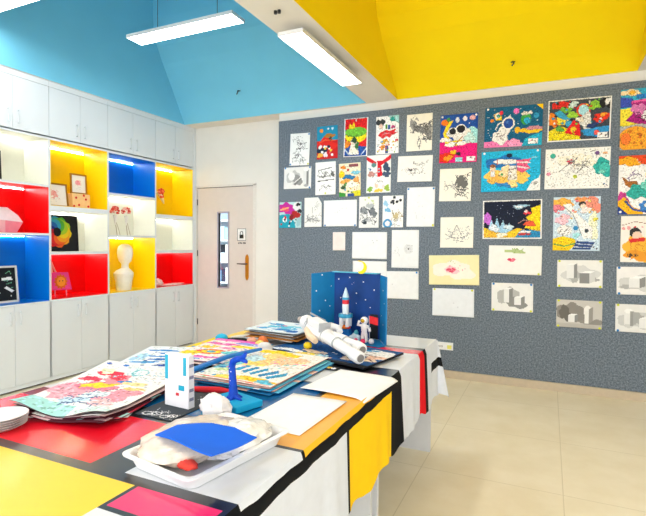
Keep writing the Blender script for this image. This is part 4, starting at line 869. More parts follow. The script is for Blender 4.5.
# middle pile: yellow and blue
CYN = '2aa8d0'
pileM = [(-1.245, 2.05, -3, '1c7cb8', '0a2c48', 'lowest sheet of the middle pile, deep blue with dark back'),
         (-1.235, 2.07, 0, '5cb8de', '2f86c0', 'light blue sheet low in the middle pile, jutting to the right'),
         (-1.265, 2.06, 2, 'f0c8c0', '7a2430', 'pinkish sheet with red back inside the middle pile'),
         (-1.255, 2.05, -1, '6cc4dc', '1c74a8', 'turquoise sheet second from the top of the middle pile'),
         (-1.275, 2.055, 1, 'f0e4d8', 'a85048', 'cream sheet directly under the yellow topped middle painting')]
def hfM(k): return lambda u, v: .002 + .004*(.5+.5*math.sin(u*4+k))*v + .006*(1-u)*(1-v)
for k, (x, y, rz, col, bk, lab) in enumerate(pileM):
    lay('painting_sheet', lab, 'painting', 'paintings in the middle pile', x, y, T+.001+k*.0055, .42, .60, rz, col, [('d', .02, .02, .98, .98, 26, .05, ['3aa8d8', 'f3f3f1', 'f0c0b0'], k+20)], (14, 20), hfM(k*.5), bk, .002)
shM = [('b', .32, .08, .26, .10, 'f6d41c', 1), ('b', .5, .12, .2, .07, 'f4cc20', 21), ('b', .42, .32, .30, .20, 'f8d48a', 2), ('b', .68, .28, .2, .16, 'f6c8a0', 3), ('b', .3, .5, .2, .10, 'f6dc70', 22), ('b', .2, .35, .14, .14, 'bfe2ee', 4), ('b', .12, .62, .14, .2, '7cc8dc', 5), ('b', .1, .85, .16, .12, 'e8eee4', 6), ('b', .18, .76, .1, .06, 'c8e0a0', 7),
       ('b', .65, .90, .32, .07, 'f4c81c', 8), ('b', .4, .92, .2, .05, 'f6d860', 9), ('p', [(.40, .74), (.46, .58), (.52, .60), (.48, .78)], '1f8cc0'), ('p', [(.52, .76), (.60, .58), (.66, .62), (.58, .80)], '2498c8'), ('p', [(.64, .78), (.76, .60), (.82, .66), (.70, .82)], '1f86bc'), ('p', [(.76, .80), (.90, .62), (.94, .70), (.82, .84)], '2a9cc8'), ('p', [(.28, .74), (.30, .58), (.38, .58), (.36, .74)], '2a9cc8'),
       ('b', .7, .48, .2, .06, 'eee8dc', 10), ('d', .5, .2, .98, .6, 18, .018, ['f09ab0', 'f4c0b8', 'f6e090', 'a0d8d8'], 11), ('d', .02, .5, .4, .98, 20, .02, ['2a8cc0', 'f0e8e0', 'f0a0a0', '90c890'], 12), ('l', [(.05, .96), (.95, .98)], .014, 'e86a60'), ('b', .9, .12, .1, .08, 'f2e8e0', 13), ('s', .3, .2, .8, .5, 14, .05, .008, 'e8b070', 14), ('e', .1, .7, .05, .03, '2a86c0'), ('b', .85, .92, .12, .05, '58b4d0', 15)]
lay('painting_sheet', 'yellow and white painting with blue stripes topping the middle pile', 'painting', 'paintings in the middle pile', -1.268, 2.06, T+.031, .425, .61, 0, 'eeeae2', shM, (60, 80), hfM(0), 'c85a50', .002)

# rolled blue poster along the pile
m = MB()
m.tube([(-1.52, 1.72, T+.036), (-1.50, 1.86, T+.050), (-1.48, 2.02, T+.060), (-1.45, 2.16, T+.062), (-1.42, 2.26, T+.062)], [.013, .016, .016, .014, .011], mat('blue_poster', '#1470c0', .4, .4, var=.2, scale=14), n=12, flat=.75)
tag(m.build('rolled_poster', o=(-1.47, 2.0, T), smooth=True), 'rolled blue poster resting along the left side of middle pile', 'poster')

# far left paintings
def hfF(k): return lambda u, v: .002 + .006*(.5+.5*math.sin(u*3+k))*(1-v)
rgF = [(-1.90, 2.00, 22, 'e4ecf0', '6a4a40', 'white sheet lowest in the far left pile near the cabinets', []),
       (-1.87, 2.02, 17, '8a6a5a', '4a3830', 'brown backed sheet inside the far left pile near cabinets', []),
       (-1.885, 2.01, 20, 'e8eef2', '5a4038', 'blue and white striped painting topping the far left pile',
        [('b', .35, .2, .26, .05, '2a86d0', 1), ('b', .55, .32, .26, .05, '2074c4', 2), ('b', .4, .45, .26, .04, '2a8cd4', 3), ('b', .6, .58, .28, .05, '1f70c0', 4), ('b', .35, .7, .26, .04, '48a0dc', 5), ('b', .7, .8, .2, .05, '1a4ca0', 6), ('b', .15, .5, .1, .2, 'a8d4ec', 7), ('b', .8, .2, .14, .1, 'f2d83c', 8), ('b', .8, .45, .12, .06, 'ee6aa8', 9), ('d', .05, .05, .95, .95, 24, .016, ['2a4c9c', 'f6f6f6', 'e87ab0'], 10)]),
       (-1.66, 2.24, 6, 'f0e0d0', '8a4060', 'pink edged sheet lowest in the pile behind the paper tower', []),
       (-1.68, 2.27, 2, '3c9cd0', '1a3c70', 'blue sheet inside the pile behind the paper tower', []),
       (-1.675, 2.25, 5, 'f2e2dc', 'b84890', 'painting in magenta, yellow and orange topping pile behind tower',
        [('r', 0, 0, 1, .10, 'ec50ae'), ('b', .3, .06, .3, .04, 'f080c4', 1), ('b', .7, .16, .3, .06, '8a9ae0', 2), ('b', .3, .25, .3, .07, 'ec68b0', 3), ('b', .75, .30, .24, .07, 'f4d42c', 4), ('b', .2, .42, .2, .07, 'f4c81c', 5), ('b', .55, .42, .2, .05, 'ee8ab8', 6), ('e', .42, .62, .24, .11, 'ee5a24'), ('e', .42, .62, .17, .075, 'f6cc2c'), ('e', .42, .62, .08, .04, '4aa0cc'), ('b', .15, .72, .16, .1, 'f4cc1c', 7), ('b', .8, .6, .2, .12, '6cc8d0', 8), ('b', .5, .85, .34, .05, 'ec6ab4', 9), ('b', .3, .94, .26, .04, '4a8cd8', 10), ('d', .03, .03, .97, .97, 40, .016, ['2a6cc0', 'f6f6f6', 'f4d42c', 'e83a50'], 11)]),
       (-1.825, 2.47, 3, 'f4d81c', 'c0a010', 'yellow painting farthest back at the left side of table', [('b', .5, .4, .4, .1, 'f6e24c', 1), ('b', .6, .75, .3, .1, '5ab0d8', 2), ('d', .05, .05, .95, .95, 22, .03, ['f6f0c0', '4a8cd8', 'e868a8'], 3)])]
for k, (x, y, rz, col, bk, lab, shp) in enumerate(rgF):
    zz = [0, .006, .013, .017, .024, .031, .0][k]
    lay('painting_sheet', lab, 'painting', 'paintings at the far left', x, y, T+.001+zz, .37, .52 if k < 6 else .40, rz, col, shp, (40, 56) if shp else (10, 14), hfF(k*.3), bk, .002)

# pile at the far end
pileB = [(-1.60, 2.81, -5, 'e8e6e2', '4a3c38', 'white sheet lowest in the pile at the far end of table'),
         (-1.585, 2.80, 3, 'd88c3c', 'a8621c', 'orange wooden board in the pile at the far table end'),
         (-1.605, 2.815, -2, 'e0d8d0', '5c3a30', 'grey white sheet above the orange board in far pile'),
         (-1.595, 2.81, 4, 'd8a878', '6c3c2c', 'tan sheet in the upper part of the far pile'),
         (-1.60, 2.81, -3, 'ecebea', '3c2c2c', 'white sheet second from the top of the far pile')]
def hfB(k): return lambda u, v: .004 + .004*math.sin(u*3.3+k*.4) + .003*math.sin(v*4+k*.5)
for k, (x, y, rz, col, bk, lab) in enumerate(pileB):
    lay('painting_sheet', lab, 'painting', 'sheets in the pile at the far end', x, y, T+.030+k*.0095, .37, .35, rz, col, [], (12, 16), hfB(k), bk, .004 if k == 1 else .002)
lay('painting_sheet', 'cyan and blue painting on top of the far end pile', 'painting', 'sheets in the pile at the far end', -1.59, 2.81, T+.082, .38, .36, 2, 'dfe8ec',
    [('b', .5, .5, .3, .16, '5cc0dc', 1), ('b', .3, .3, .2, .1, '3a9cd0', 2), ('b', .7, .35, .2, .1, '8ad0e0', 3), ('b', .6, .7, .22, .1, '2a80c4', 4), ('e', .45, .35, .06, .04, 'ee6a80'), ('b', .2, .7, .14, .1, '4aa4d8', 5), ('b', .8, .8, .16, .1, '1f6cb8', 6), ('d', .05, .05, .95, .95, 30, .025, ['f4f4f4', '2a70b8', 'a8dce8', 'f0b0b8'], 7)], (40, 50), hfB(5), '8a9aa8', .002)

# odds and ends among the piles
def lump(name, label, cat, x, y, r, m, sd=1, amp=.12, z=None, group=None):
    z = T if z is None else z
    if not isinstance(r, tuple): r = (r, r, r)
    o = MB().ball((x, y, z+r[2]*.93), r, m, 24, 16, crump(sd, amp), z+.001).build(name, o=(x, y, z), smooth=True)
    return tag(o, label, cat, group)
lump('clay_dome', 'bright cyan clay dome behind the far left paintings', 'clay', -1.90, 2.55, (.040, .040, .030), mat('cyan_clay', '#1ab0d8', .5, .3), 1, .06)
lump('clay_ball', 'orange brown clay ball beside the pile at the far end', 'clay', -1.60, 2.565, .034, mat('orange_clay', '#d8743c', .5, .3), 2, .2)
lump('clay_ball', 'pinkish clay lump left of the orange brown ball', 'clay', -1.68, 2.565, (.034, .03, .026), mat('pink_clay', '#e8a890', .5, .3), 8, .2)
lump('clay_ball', 'pale yellow clay lump in front of the orange brown ball', 'clay', -1.585, 2.505, (.030, .03, .026), mat('yellow_clay', '#ecd870', .5, .3), 4, .2)
cp = MB().lathe([(.048, 0), (.047, .02), (.040, .040), (.026, .052), (.008, .056)], mat('grey_paper_cup', '#d8d8d8', .6, .3), o=(-1.515, 2.45, T), n=24)
tag(cp.build('paper_cup', o=(-1.515, 2.45, T), smooth=True), 'pale grey rounded paper cup upside down behind middle pile', 'cup')
for k, (x, y, a, col, lab) in enumerate([(-1.83, 2.62, 20, '2c2e34', 'black brush lying farthest left behind the magenta painting'), (-1.80, 2.56, -25, '5a5c70', 'grey violet marker lying beside the pinkish clay lump'), (-1.86, 2.72, 60, 'eceae6', 'white paper roll lying before the far end pile'), (-1.93, 2.60, -60, 'c8a86c', 'light wooden brush lying across the dark ones')]):
    ca, sa = math.cos(R(a)), math.sin(R(a)); L = .08
    m = MB().tube([(x-ca*L, y-sa*L, T+.013), (x-ca*L*.4, y-sa*L*.4, T+.014), (x+ca*L*.6, y+sa*L*.6, T+.014), (x+ca*L, y+sa*L, T+.012)], [.008, .012, .011, .004], paint(col), n=10)
    tag(m.build('brush' if k != 2 else 'paper_roll', o=(x, y, T), smooth=True), lab, 'brush' if k != 2 else 'paper roll')

# dark blue painted board under the spaceman
bd = lay('painted_board', 'dark blue painted board under the white paper spaceman', 'painting', None, -1.13, 2.59, T+.014, .70, .40, -14, '14508c',
    [('b', .2, .5, .24, .4, '10589c', 1), ('b', .22, .86, .2, .08, 'eef0f0', 2), ('b', .4, .72, .12, .1, 'f0d4b4', 3), ('b', .46, .88, .10, .08, 'f2d42c', 4), ('b', .36, .90, .08, .07, 'e8c84a', 5), ('b', .54, .86, .08, .07, 'b0d8e0', 6), ('b', .6, .94, .2, .06, '143c6c', 7), ('b', .85, .35, .22, .3, 'e8e6e4', 8), ('b', .82, .7, .16, .14, 'f0d8c0', 9), ('b', .92, .5, .1, .1, 'ecc0a8', 10), ('l', [(.72, .4), (.95, .46)], .02, '7c3a44'), ('l', [(.74, .72), (.9, .62), (.97, .72)], .02, '6c3038'), ('b', .72, .2, .12, .06, '3a98c8', 11), ('b', .08, .9, .1, .05, 'e0e8ee', 12), ('d', .3, .6, .7, .98, 14, .02, ['f6f6f6', 'f0c8a0', '2a78b8'], 13), ('r', .0, .97, 1, 1, '12141c'), ('b', .9, .96, .2, .05, '12141c', 3)], (90, 56), lambda u, v: .002+.008*u*(1-v), '12141c', .012)

# white paper spaceman lying on the board, head on the pile
SW = mat('spaceman_white', '#f0f0f1', .55, .3, var=.02, bump=.12, bscale=60)
SG = mat('spaceman_seam', '#b4b6ba', .6, .3)
sp = thing('paper_spaceman', 'large white paper spaceman lying with head on the far pile', 'model', (-1.13, 2.56, T+.03), 0)
Hh = Vector((-1.40, 2.735, .90)); Ff = Vector((-.868, 2.36, .812))
ax = (Ff-Hh).normalized(); side = ax.cross(Vector((0,0,1))).normalized(); up = side.cross(ax).normalized(); LN = (Ff-Hh).length
KS = .72
def A(t, s=0, u=0): return Hh + ax*(t*LN) + side*s*KS + up*u*KS
def tubeK(m, p, r, *a, **k): return m.tube(p, [q*KS for q in r], *a, **k)
def ballK(m, c, r, *a, **k): return m.ball(c, tuple(q*KS for q in (r if isinstance(r, tuple) else (r, r, r))), *a, **k)
def band(m, t, s, u, r, w=.006): tubeK(m, [A(t, s, u), A(t+w/LN, s, u)], [r, r], SG, n=18)
m = MB()
tubeK(m, [A(.10), A(.13), A(.20), A(.34), A(.46), A(.50)], [.04, .062, .075, .078, .066, .045], SW, n=20, flat=.85)
m.build('torso', sp, smooth=True)
m = ballK(MB(), A(.06, 0, .01), .066, SW, 20, 14); tubeK(m, [A(.105, 0, .006), A(.125, 0, .004)], [.052, .056], SG, n=18)
hd = m.build('helmet', sp, smooth=True)
ballK(MB(), A(-.035, -.012, .006), (.036, .036, .034), SW, 16, 12, crump(3, .15)).build('helmet_top', hd, smooth=True)
ballK(MB(), A(-.02, .030, .022), (.024, .024, .024), mat('visor_grey', '#b8aca4', .4, .4), 12, 8).build('visor', hd, smooth=True)
m = MB()
def obox(m, t0, t1, s0, s1, u0, u1, mm):
    vs = [A(t, s, u) for u in (u0, u1) for s in (s0, s1) for t in (t0, t1)]
    m.add(vs, [(0,2,3,1), (4,5,7,6), (0,1,5,4), (2,6,7,3), (0,4,6,2), (1,3,7,5)], mm)
obox(m, .20, .42, -.030, .070, .035, .098, SW)
bp = m.build('backpack', sp, bevel=.006)
m = MB(); obox(m, .425, .437, -.032, .072, .03, .104, SG); m.build('backpack_strap', bp)
m = MB(); obox(m, .19, .20, -.032, .072, .05, .090, SG); m.build('backpack_strap', bp)
m = tubeK(MB(), [A(.03, -.045, .085), A(.20, -.035, .090), A(.36, -.02, .105)], [.008, .008, .006], mat('grey_rod', '#9c9ca2', .4, .4), n=8); m.build('rod', sp, smooth=True)
for t_s, r_s in ((.165, .0735), (.445, .0695)):
    m = MB(); band(m, t_s, 0, 0, r_s, .005); m.build('seam', sp, smooth=True)
# arms: one folded towards the box, one down on the board
m = tubeK(MB(), [A(.20, -.06, .0), A(.30, -.115, .03), A(.40, -.135, .035), A(.46, -.11, .03)], [.034, .033, .030, .026], SW, n=14); m.build('arm', sp, smooth=True)
m = tubeK(MB(), [A(.20, .06, -.01), A(.32, .095, -.030), A(.44, .10, -.038)], [.032, .030, .024], mat('spaceman_peach', '#f0d4b4', .6, .3), n=14); m.build('arm', sp, smooth=True)
for sgn, t1, nm in ((1, 1.0, 0), (-1, .84, 1)):
    s0 = .030*sgn - .012; m = MB()
    sp2 = s0 + (.002 if sgn == 1 else -.055)
    tubeK(m, [A(.44, s0, -.005), A(.50, s0, 0), A(.64, (s0+sp2)/2, 0), A(.66, (s0+sp2)/2, 0)], [.040, .047, .046, .040], SW, n=18)
    tubeK(m, [A(.66, (s0+sp2)/2, 0), A(.68, (s0+sp2)/2, -.002), A(.86*t1, sp2, -.004), A(.88*t1, sp2, -.004)], [.040, .044, .040, .036], SW, n=18)
    lg = m.build('leg', sp, smooth=True)
    m = MB(); tubeK(m, [A(.64, (s0+sp2)/2, 0), A(.655, (s0+sp2)/2, 0)], [.0475, .0475], SG, n=18); m.build('knee_band', lg, smooth=True)
    m = MB(); tubeK(m, [A(.88*t1, sp2, -.004), A(.90*t1, sp2, -.004), A(1.0*t1, sp2, -.006), A(1.01*t1, sp2, -.006)], [.043, .048, .047, .040], SW, n=18)
    bt = m.build('boot', lg, smooth=True)
    m = MB(); tubeK(m, [A(1.0*t1, sp2, -.006), A(1.016*t1, sp2, -.006)], [.030, .028], paint('8a8684'), n=16); m.build('boot_sole', bt, smooth=True)
lump('clay_ball', 'yellow clay lump under the spaceman near the orange board', 'clay', -1.285, 2.56, (.026, .022, .02), mat('bright_yellow_clay', '#f2d21c', .5, .3), 4, .2, T+.020)

# ------------------------------------------------------------------ space box
NAVY = mat('navy_painted_card', '#0b3f86', .55, .3, var=.25, scale=5)
TEAL = mat('teal_painted_card', '#0f78b0', .55, .3, var=.15, scale=6)
CYE = mat('cyan_card_edge', '#59b6d4', .6, .3)
sb = thing('space_box', 'open blue cardboard box painted as a starry night sky', 'diorama', (-1.19, 3.02, T), 0)
B0, B1, B2, B3 = (-1.478, 3.00), (-1.368, 3.14), (-1.010, 3.075), (-.915, 2.905)
zt, zb = 1.205, T+.0005
def panel(p, q, z0, z1, th, m, name, dz0=0):
    P, Q = Vector((p[0], p[1], 0)), Vector((q[0], q[1], 0)); n = Vector((-(Q-P).y, (Q-P).x, 0)).normalized()*th
    mb = MB(); vs = [P+Vector((0,0,z0)), Q+Vector((0,0,z0)), Q+Vector((0,0,z1)), P+Vector((0,0,z1-dz0))]
    mb.add(vs + [v+n for v in vs], [(0,1,2,3), (7,6,5,4), (0,4,5,1), (1,5,6,2), (2,6,7,3), (3,7,4,0)], m)
    return mb.build(name, sb)
def stars(par, p, q, pts):
    P, Q = Vector((p[0], p[1], 0)), Vector((q[0], q[1], 0)); d = (Q-P); nn = Vector((d.y, -d.x, 0)).normalized()
    mb = MB()
    for a, z, r in pts:
        c = P + d*a + nn*.0008 + Vector((0, 0, z)); t = d.normalized()
        mb.prism([(r*math.cos(k*R(60)), r*math.sin(k*R(60))) for k in range(6)], .0008, PAPER, o=c-nn*.0004, ux=t, uy=(0,0,1))
    mb.build('white_stars', par)
lw = panel(B0, B1, zb+.006, 1.203, .008, TEAL, 'left_flap', .012)
stars(lw, B0, B1, [(.45, 1.18, .005), (.2, 1.07, .005), (.6, 1.00, .005), (.8, .96, .004), (.35, .93, .004), (.85, 1.10, .003)])
bk = panel(B1, B2, zb+.006, zt, .008, NAVY, 'back_panel')
stars(bk, B1, B2, [(.1, 1.15, .005), (.35, 1.165, .005), (.65, 1.14, .005), (.5, 1.06, .005), (.7, 1.02, .005), (.88, 1.09, .005), (.4, 1.12, .002), (.44, 1.13, .002), (.15, 1.02, .004), (.5, .99, .003), (.8, .97, .004)])
rw = panel(B2, B3, zb+.006, 1.192, .008, TEAL, 'right_flap')
stars(rw, B2, B3, [(.55, 1.10, .005), (.75, 1.02, .005), (.3, .93, .004), (.6, .88, .004)])
MB().prism([B1, B2, (B2[0]-.006, B2[1]-.05), (B1[0]+.004, B1[1]-.05)][::-1], -.006, CYE, o=(0, 0, zt+.0005)).build('top_flap', sb)
MB().prism([(B0[0]+.006, B0[1]), (B3[0]-.03, B3[1]-.045), (B3[0]-.001, B3[1]), B2, B1], .005, TEAL, o=(0, 0, zb)).build('box_floor', sb)
dd = Vector((B2[0]-B1[0], B2[1]-B1[1], 0)).normalized(); nn = Vector((dd.y, -dd.x, 0))
o = Vector((B2[0], B2[1], zb+.006)) - dd*.072 + nn*.0005
MB().prism([(0, 0), (.06, 0), (.06, .165), (0, .165)], -.002, BLACK, o=o, ux=dd, uy=(0,0,1)).build('doorway', sb)
ZF = zb + .0055
mn = MB()
P = []
for k in range(13): a = R(-115+k*18.5); P.append((.042*math.cos(a), .042*math.sin(a)))
for k in range(13): a = R(107-k*18.5*.93); P.append((-.017+.038*math.cos(a)*1.0, .010+.038*math.sin(a)*.95))
mn.prism(P, .006, paint('f4e022'), o=(-1.128, 3.036, 1.240), ux=(.98, -.19, 0), uy=(0, 0, 1))
tag(mn.build('paper_moon', o=(-1.128, 3.036, 1.20)), 'yellow paper crescent moon hung on the top edge of space box', 'moon')
# rock + rocket
m = MB().ball((-1.24, 3.03, ZF+.028), (.050, .034, .048), mat('blue_rock', '#1268b4', .7, .2, var=.15), 20, 14, crump(5, .3), ZF+.0005)
tag(m.build('clay_rock', o=(-1.24, 3.03, ZF), smooth=True), 'blue clay rock standing under the toy rocket', 'rock')
rk = thing('toy_rocket', 'white toy rocket with red and blue bands in the space box', 'rocket', (-1.232, 3.02, ZF+.075), 0)
RX, RY, RZ = -1.232, 3.02, ZF+.082
RW = mat('rocket_white', '#eef2f4', .4, .4); RC = mat('rocket_cyan', '#3aa4cc', .4, .4); RR = mat('rocket_red', '#e02a34', .4, .4)
MB().lathe([(.022, .036), (.022, .145)], RW, (RX, RY, RZ), 20).build('rocket_body', rk, smooth=True)
MB().lathe([(.0226, .150), (.0226, .178)], RR, (RX, RY, RZ), 20).build('red_band', rk, smooth=True)
MB().lathe([(.023, .178), (.023, .195)], RC, (RX, RY, RZ), 20).build('blue_band', rk, smooth=True)
MB().lathe([(.0226, .195), (.016, .220), (.008, .245), (.001, .262)], mat('nose_pale_blue', '#cfe6ee', .4, .4), (RX, RY, RZ), 20).build('nose_cone', rk, smooth=True)
MB().lathe([(.0225, .112), (.0225, .15)], RW, (RX, RY, RZ), 20).build('upper_stage', rk, smooth=True)
m = MB()
for k in range(4):
    a = R(45+90*k); m.lathe([(.013, 0), (.014, .02), (.014, .07), (.004, .088)], RW, (RX+.031*math.cos(a), RY+.031*math.sin(a), RZ), 14)
m.build('boosters', rk, smooth=True)
MB().lathe([(.047, .060), (.048, .062), (.048, .082), (.047, .084)], RC, (RX, RY, RZ), 24).build('booster_ring', rk, smooth=True)
m = MB()
for dx, r, cc in ((-.03, .016, 'f0a81c'), (0, .018, 'ee7a1c'), (.026, .013, 'e0402c')): m.ball((RX+dx, RY-.012, RZ-.004), (r*1.2, r, r*.8), paint(cc), 14, 10, crump(2, .3))
m.build('clay_flames', rk, smooth=True)
m = MB()
for dx, dy, r in ((0, 0, .026), (.025, -.005, .020), (-.022, -.008, .018), (.012, -.012, .016), (0, 0, .0)):
    if r: m.ball((-1.150+dx, 2.985+dy, ZF+r*.9), (r, r, r), mat('pale_cloud', '#c4dcea', .8, .2), 14, 10, crump(4, .2), ZF+.0005)
m.ball((-1.142, 2.985, ZF+.05), (.016, .014, .018), paint('5ab0c0'), 12, 8, crump(6, .3))
tag(m.build('cotton_cloud', o=(-1.145, 2.985, ZF), smooth=True), 'pale blue cloud lump between rocket and toy astronaut', 'cloud')
# toy astronaut with a flag
ta = thing('toy_astronaut', 'small white toy astronaut saluting with a red flag', 'figurine', (-1.070, 2.945, ZF), 0)
ex, ey = -1.070, 2.945
TWh = mat('toy_white', '#f2f2f2', .4, .4)
m = MB()
m.tube([(ex-.012, ey, ZF+.006), (ex-.012, ey, ZF+.02), (ex-.011, ey, ZF+.05), (ex-.006, ey, ZF+.07)], [.010, .009, .011, .012], TWh, n=12)
m.tube([(ex+.014, ey, ZF+.006), (ex+.014, ey, ZF+.02), (ex+.011, ey, ZF+.05), (ex+.006, ey, ZF+.07)], [.010, .009, .011, .012], TWh, n=12)
m.tube([(ex, ey, ZF+.062), (ex, ey, ZF+.075), (ex, ey, ZF+.105), (ex, ey, ZF+.122)], [.014, .020, .022, .013], TWh, n=14)
m.tube([(ex-.018, ey-.002, ZF+.11), (ex-.042, ey-.006, ZF+.112), (ex-.030, ey-.016, ZF+.140)], [.009, .009, .008], TWh, n=10)
m.tube([(ex+.018, ey-.002, ZF+.11), (ex+.036, ey-.006, ZF+.095), (ex+.042, ey-.014, ZF+.076)], [.009, .009, .008], TWh, n=10)
for s_ in (-1, 1): m.ball((ex+.013*s_, ey-.006, ZF+.007), (.011, .017, .007), TWh, 12, 8)
m.ball((ex, ey, ZF+.142), (.026, .024, .025), TWh, 18, 12)
m.build('body', ta, smooth=True)
MB().ball((ex-.004, ey-.012, ZF+.142), (.018, .015, .016), mat('gold_visor', '#c8a022', .25, .5, metal=.5), 16, 10).build('gold_visor', ta, smooth=True)
fl = MB().tube([(ex+.042, ey-.014, ZF), (ex+.034, ey-.010, ZF+.175)], .003, paint('9aa0a8'), n=8).build('flag_pole', ta, smooth=True)
m = MB(); nx = 8
for i in range(nx):
    pass
vs = []; fs = []
for i in range(nx+1):
    u = i/nx
    for z in (.128, .176): vs.append((ex+.034+.062*u, ey-.012+.006*math.sin(u*6), ZF+z-.008*u))
for i in range(nx): fs.append((2*i, 2*i+2, 2*i+3, 2*i+1))
m.add(vs, fs, paint('e02c34')); fo = m.build('flag', ta); sm = fo.modifiers.new('thickness', 'SOLIDIFY'); sm.thickness = .0015
for (x, y, r, col, lab) in [(-1.12, 2.925, .014, 'e05a80', 'rose pink clay ball left of the toy astronaut'), (-1.065, 2.905, .016, 'ee3a70', 'hot pink clay ball in front of the toy astronaut'), (-1.012, 2.915, .018, 'dcdce4', 'white clay ball right of the toy astronaut')]:
    lump('clay_ball', lab, 'clay', x, y, r, paint(col), 1, .05, ZF)

# ------------------------------------------------------------------ things in the niches
def board_fig(name, label, cat, y0, y1, z0, z1, base, frame, shapes, fw, lean=.05, x=-4.60, n=(40, 50), yaw=0, grp=None):
    """framed picture standing on a shelf, facing the room, leaning back"""
    w_, h_ = y1-y0, z1-z0
    t = thing(name, label, cat, (x, (y0+y1)/2, z0), R(yaw), grp)
    m = MB(); d = .012
    lt = math.sin(lean); 
    def pt(a, z, off): return (-z*lt - off, a, z*math.cos(lean))
    def slab(a0, z0_, a1, z1_, o0, o1, mm):
        vs = [pt(a, z, o) for o in (o0, o1) for z in (z0_, z1_) for a in (a0, a1)]
        m.add(vs, [(0,1,3,2), (4,6,7,5), (0,4,5,1), (2,3,7,6), (0,2,6,4), (1,5,7,3)], mm)
    hw = w_/2
    if fw:
        for q in [(-hw, 0, hw, fw), (-hw, h_-fw, hw, h_), (-hw, fw, -hw+fw, h_-fw), (hw-fw, fw, hw, h_-fw)]: slab(*q, -.008, .008, frame)
        m.build('frame', t, local=True); m = MB()
    slab(-hw+fw, fw, hw-fw, h_-fw, 0, .007, frame if frame else paint(base)); m.build('backing', t, local=True)
    s_ = sheet_mesh('picture_face', w_-2*fw, h_-2*fw, base, shapes, n[0], n[1])
    s_.parent = t
    s_.location = pt(0, h_/2, -.002); s_.rotation_euler = (R(90)-lean*0, 0, R(90)); s_.rotation_euler = Matrix.Rotation(-lean, 3, 'Y').to_4x4().to_3x3().__matmul__(Matrix.Rotation(R(90), 3, 'Z') @ Matrix.Rotation(R(90), 3, 'X')).to_euler()
    return t
GOLD = mat('gold_frame', '#a8741c', .35, .5, metal=.3); KF = mat('black_board', '#16171b', .5, .3); WF = mat('white_frame', '#e4e0d4', .5, .3)
S3 = [1.475+.0045, .815+.0045, 1.945+.0045]
board_fig('black_artwork', 'black panel with a gold roundel in the top left cream niche', 'artwork', 2.60, 2.835, S3[2], 2.23, '1a1a1c', KF, [('e', .5, .5, .4, .36, 'b8862c'), ('e', .5, .5, .3, .27, '3c2c14'), ('e', .5, .5, .22, .2, 'caa040'), ('s', .2, .2, .8, .8, 30, .06, .02, 'e0b850', 1)], .008)
board_fig('collage_frame', 'white framed black collage of pale scraps in the left blue niche', 'artwork', 2.58, 2.985, S3[1], 1.165, '14181c', WF, [('p', [(.65, .3), (.9, .28), (.92, .38), (.66, .38)], 'f0f0ec'), ('p', [(.7, .62), (.75, .56), (.95, .7), (.9, .76)], 'f0f0ec'), ('p', [(.2, .85), (.55, .68), (.6, .75), (.28, .92)], 'eceae4'), ('l', [(.3, .2), (.45, .12), (.55, .2), (.6, .1)], .03, '7ab0a0'), ('l', [(.75, .18), (.85, .1), (.9, .2)], .02, '6ab088'), ('l', [(.35, .4), (.5, .36), (.45, .5)], .03, 'c8d8d0'), ('l', [(.75, .5), (.88, .46)], .025, '5a9a7a'), ('p', [(.25, .55), (.4, .5), (.42, .58), (.28, .64)], 'e4e4e0'), ('d', .1, .1, .9, .9, 12, .02, ['e8e8e4', '6aa890'], 2)], .018, .10)
m = MB()
# faceted paper form in the red niche
q0 = Vector((-4.62, 2.86, S3[0]))
PP = mat('white_folded_paper', '#f0ecee', .6, .3); PK = mat('pink_folded_paper', '#f0a0b4', .6, .3); PL = mat('pale_pink_paper', '#f2ccd4', .6, .3)
vs = [(.0, -.20, 0), (.03, .0, 0), (.01, .12, 0), (-.12, .12, 0), (-.12, -.20, 0), (.06, -.02, .11), (.02, .175, .10), (.0, .14, .165), (.01, .06, .17), (-.02, .05, .235), (-.03, -.20, .235), (.05, -.20, .12), (-.12, .14, .16), (-.12, .05, .235), (-.12, -.20, .235), (-.12, .175, .10)]
vs = [q0+Vector(v) for v in vs]
m.add(vs, [(0, 1, 5, 11), (0, 4, 3, 2, 1)], PL); m.add(vs, [(1, 2, 5)], PK); m.add(vs, [(2, 6, 5)], PK); m.add(vs, [(5, 6, 7, 8)], PP); m.add(vs, [(5, 8, 9, 10, 11)], PP)
m.add(vs, [(8, 7, 12, 13, 9), (9, 13, 14, 10), (7, 6, 15, 12), (6, 2, 3, 15), (3, 4, 14, 13, 12, 15), (0, 11, 10, 14, 4)], PP)
tag(m.build('folded_paper_form', o=q0), 'faceted white and pink folded paper form in the left red niche', 'paper sculpture')
Zb = 1.75+.0045
board_fig('picture_frame', 'gold frame leaning at the left of the tall yellow niche', 'picture', 3.235, 3.525, Zb, 2.00, 'f0eae6', GOLD, [('b', .45, .45, .18, .2, 'eca8a8', 1), ('s', .3, .25, .65, .7, 10, .06, .016, 'e06a70', 2), ('s', .3, .6, .7, .8, 6, .06, .012, 'c8c8cc', 3)], .016, .13)
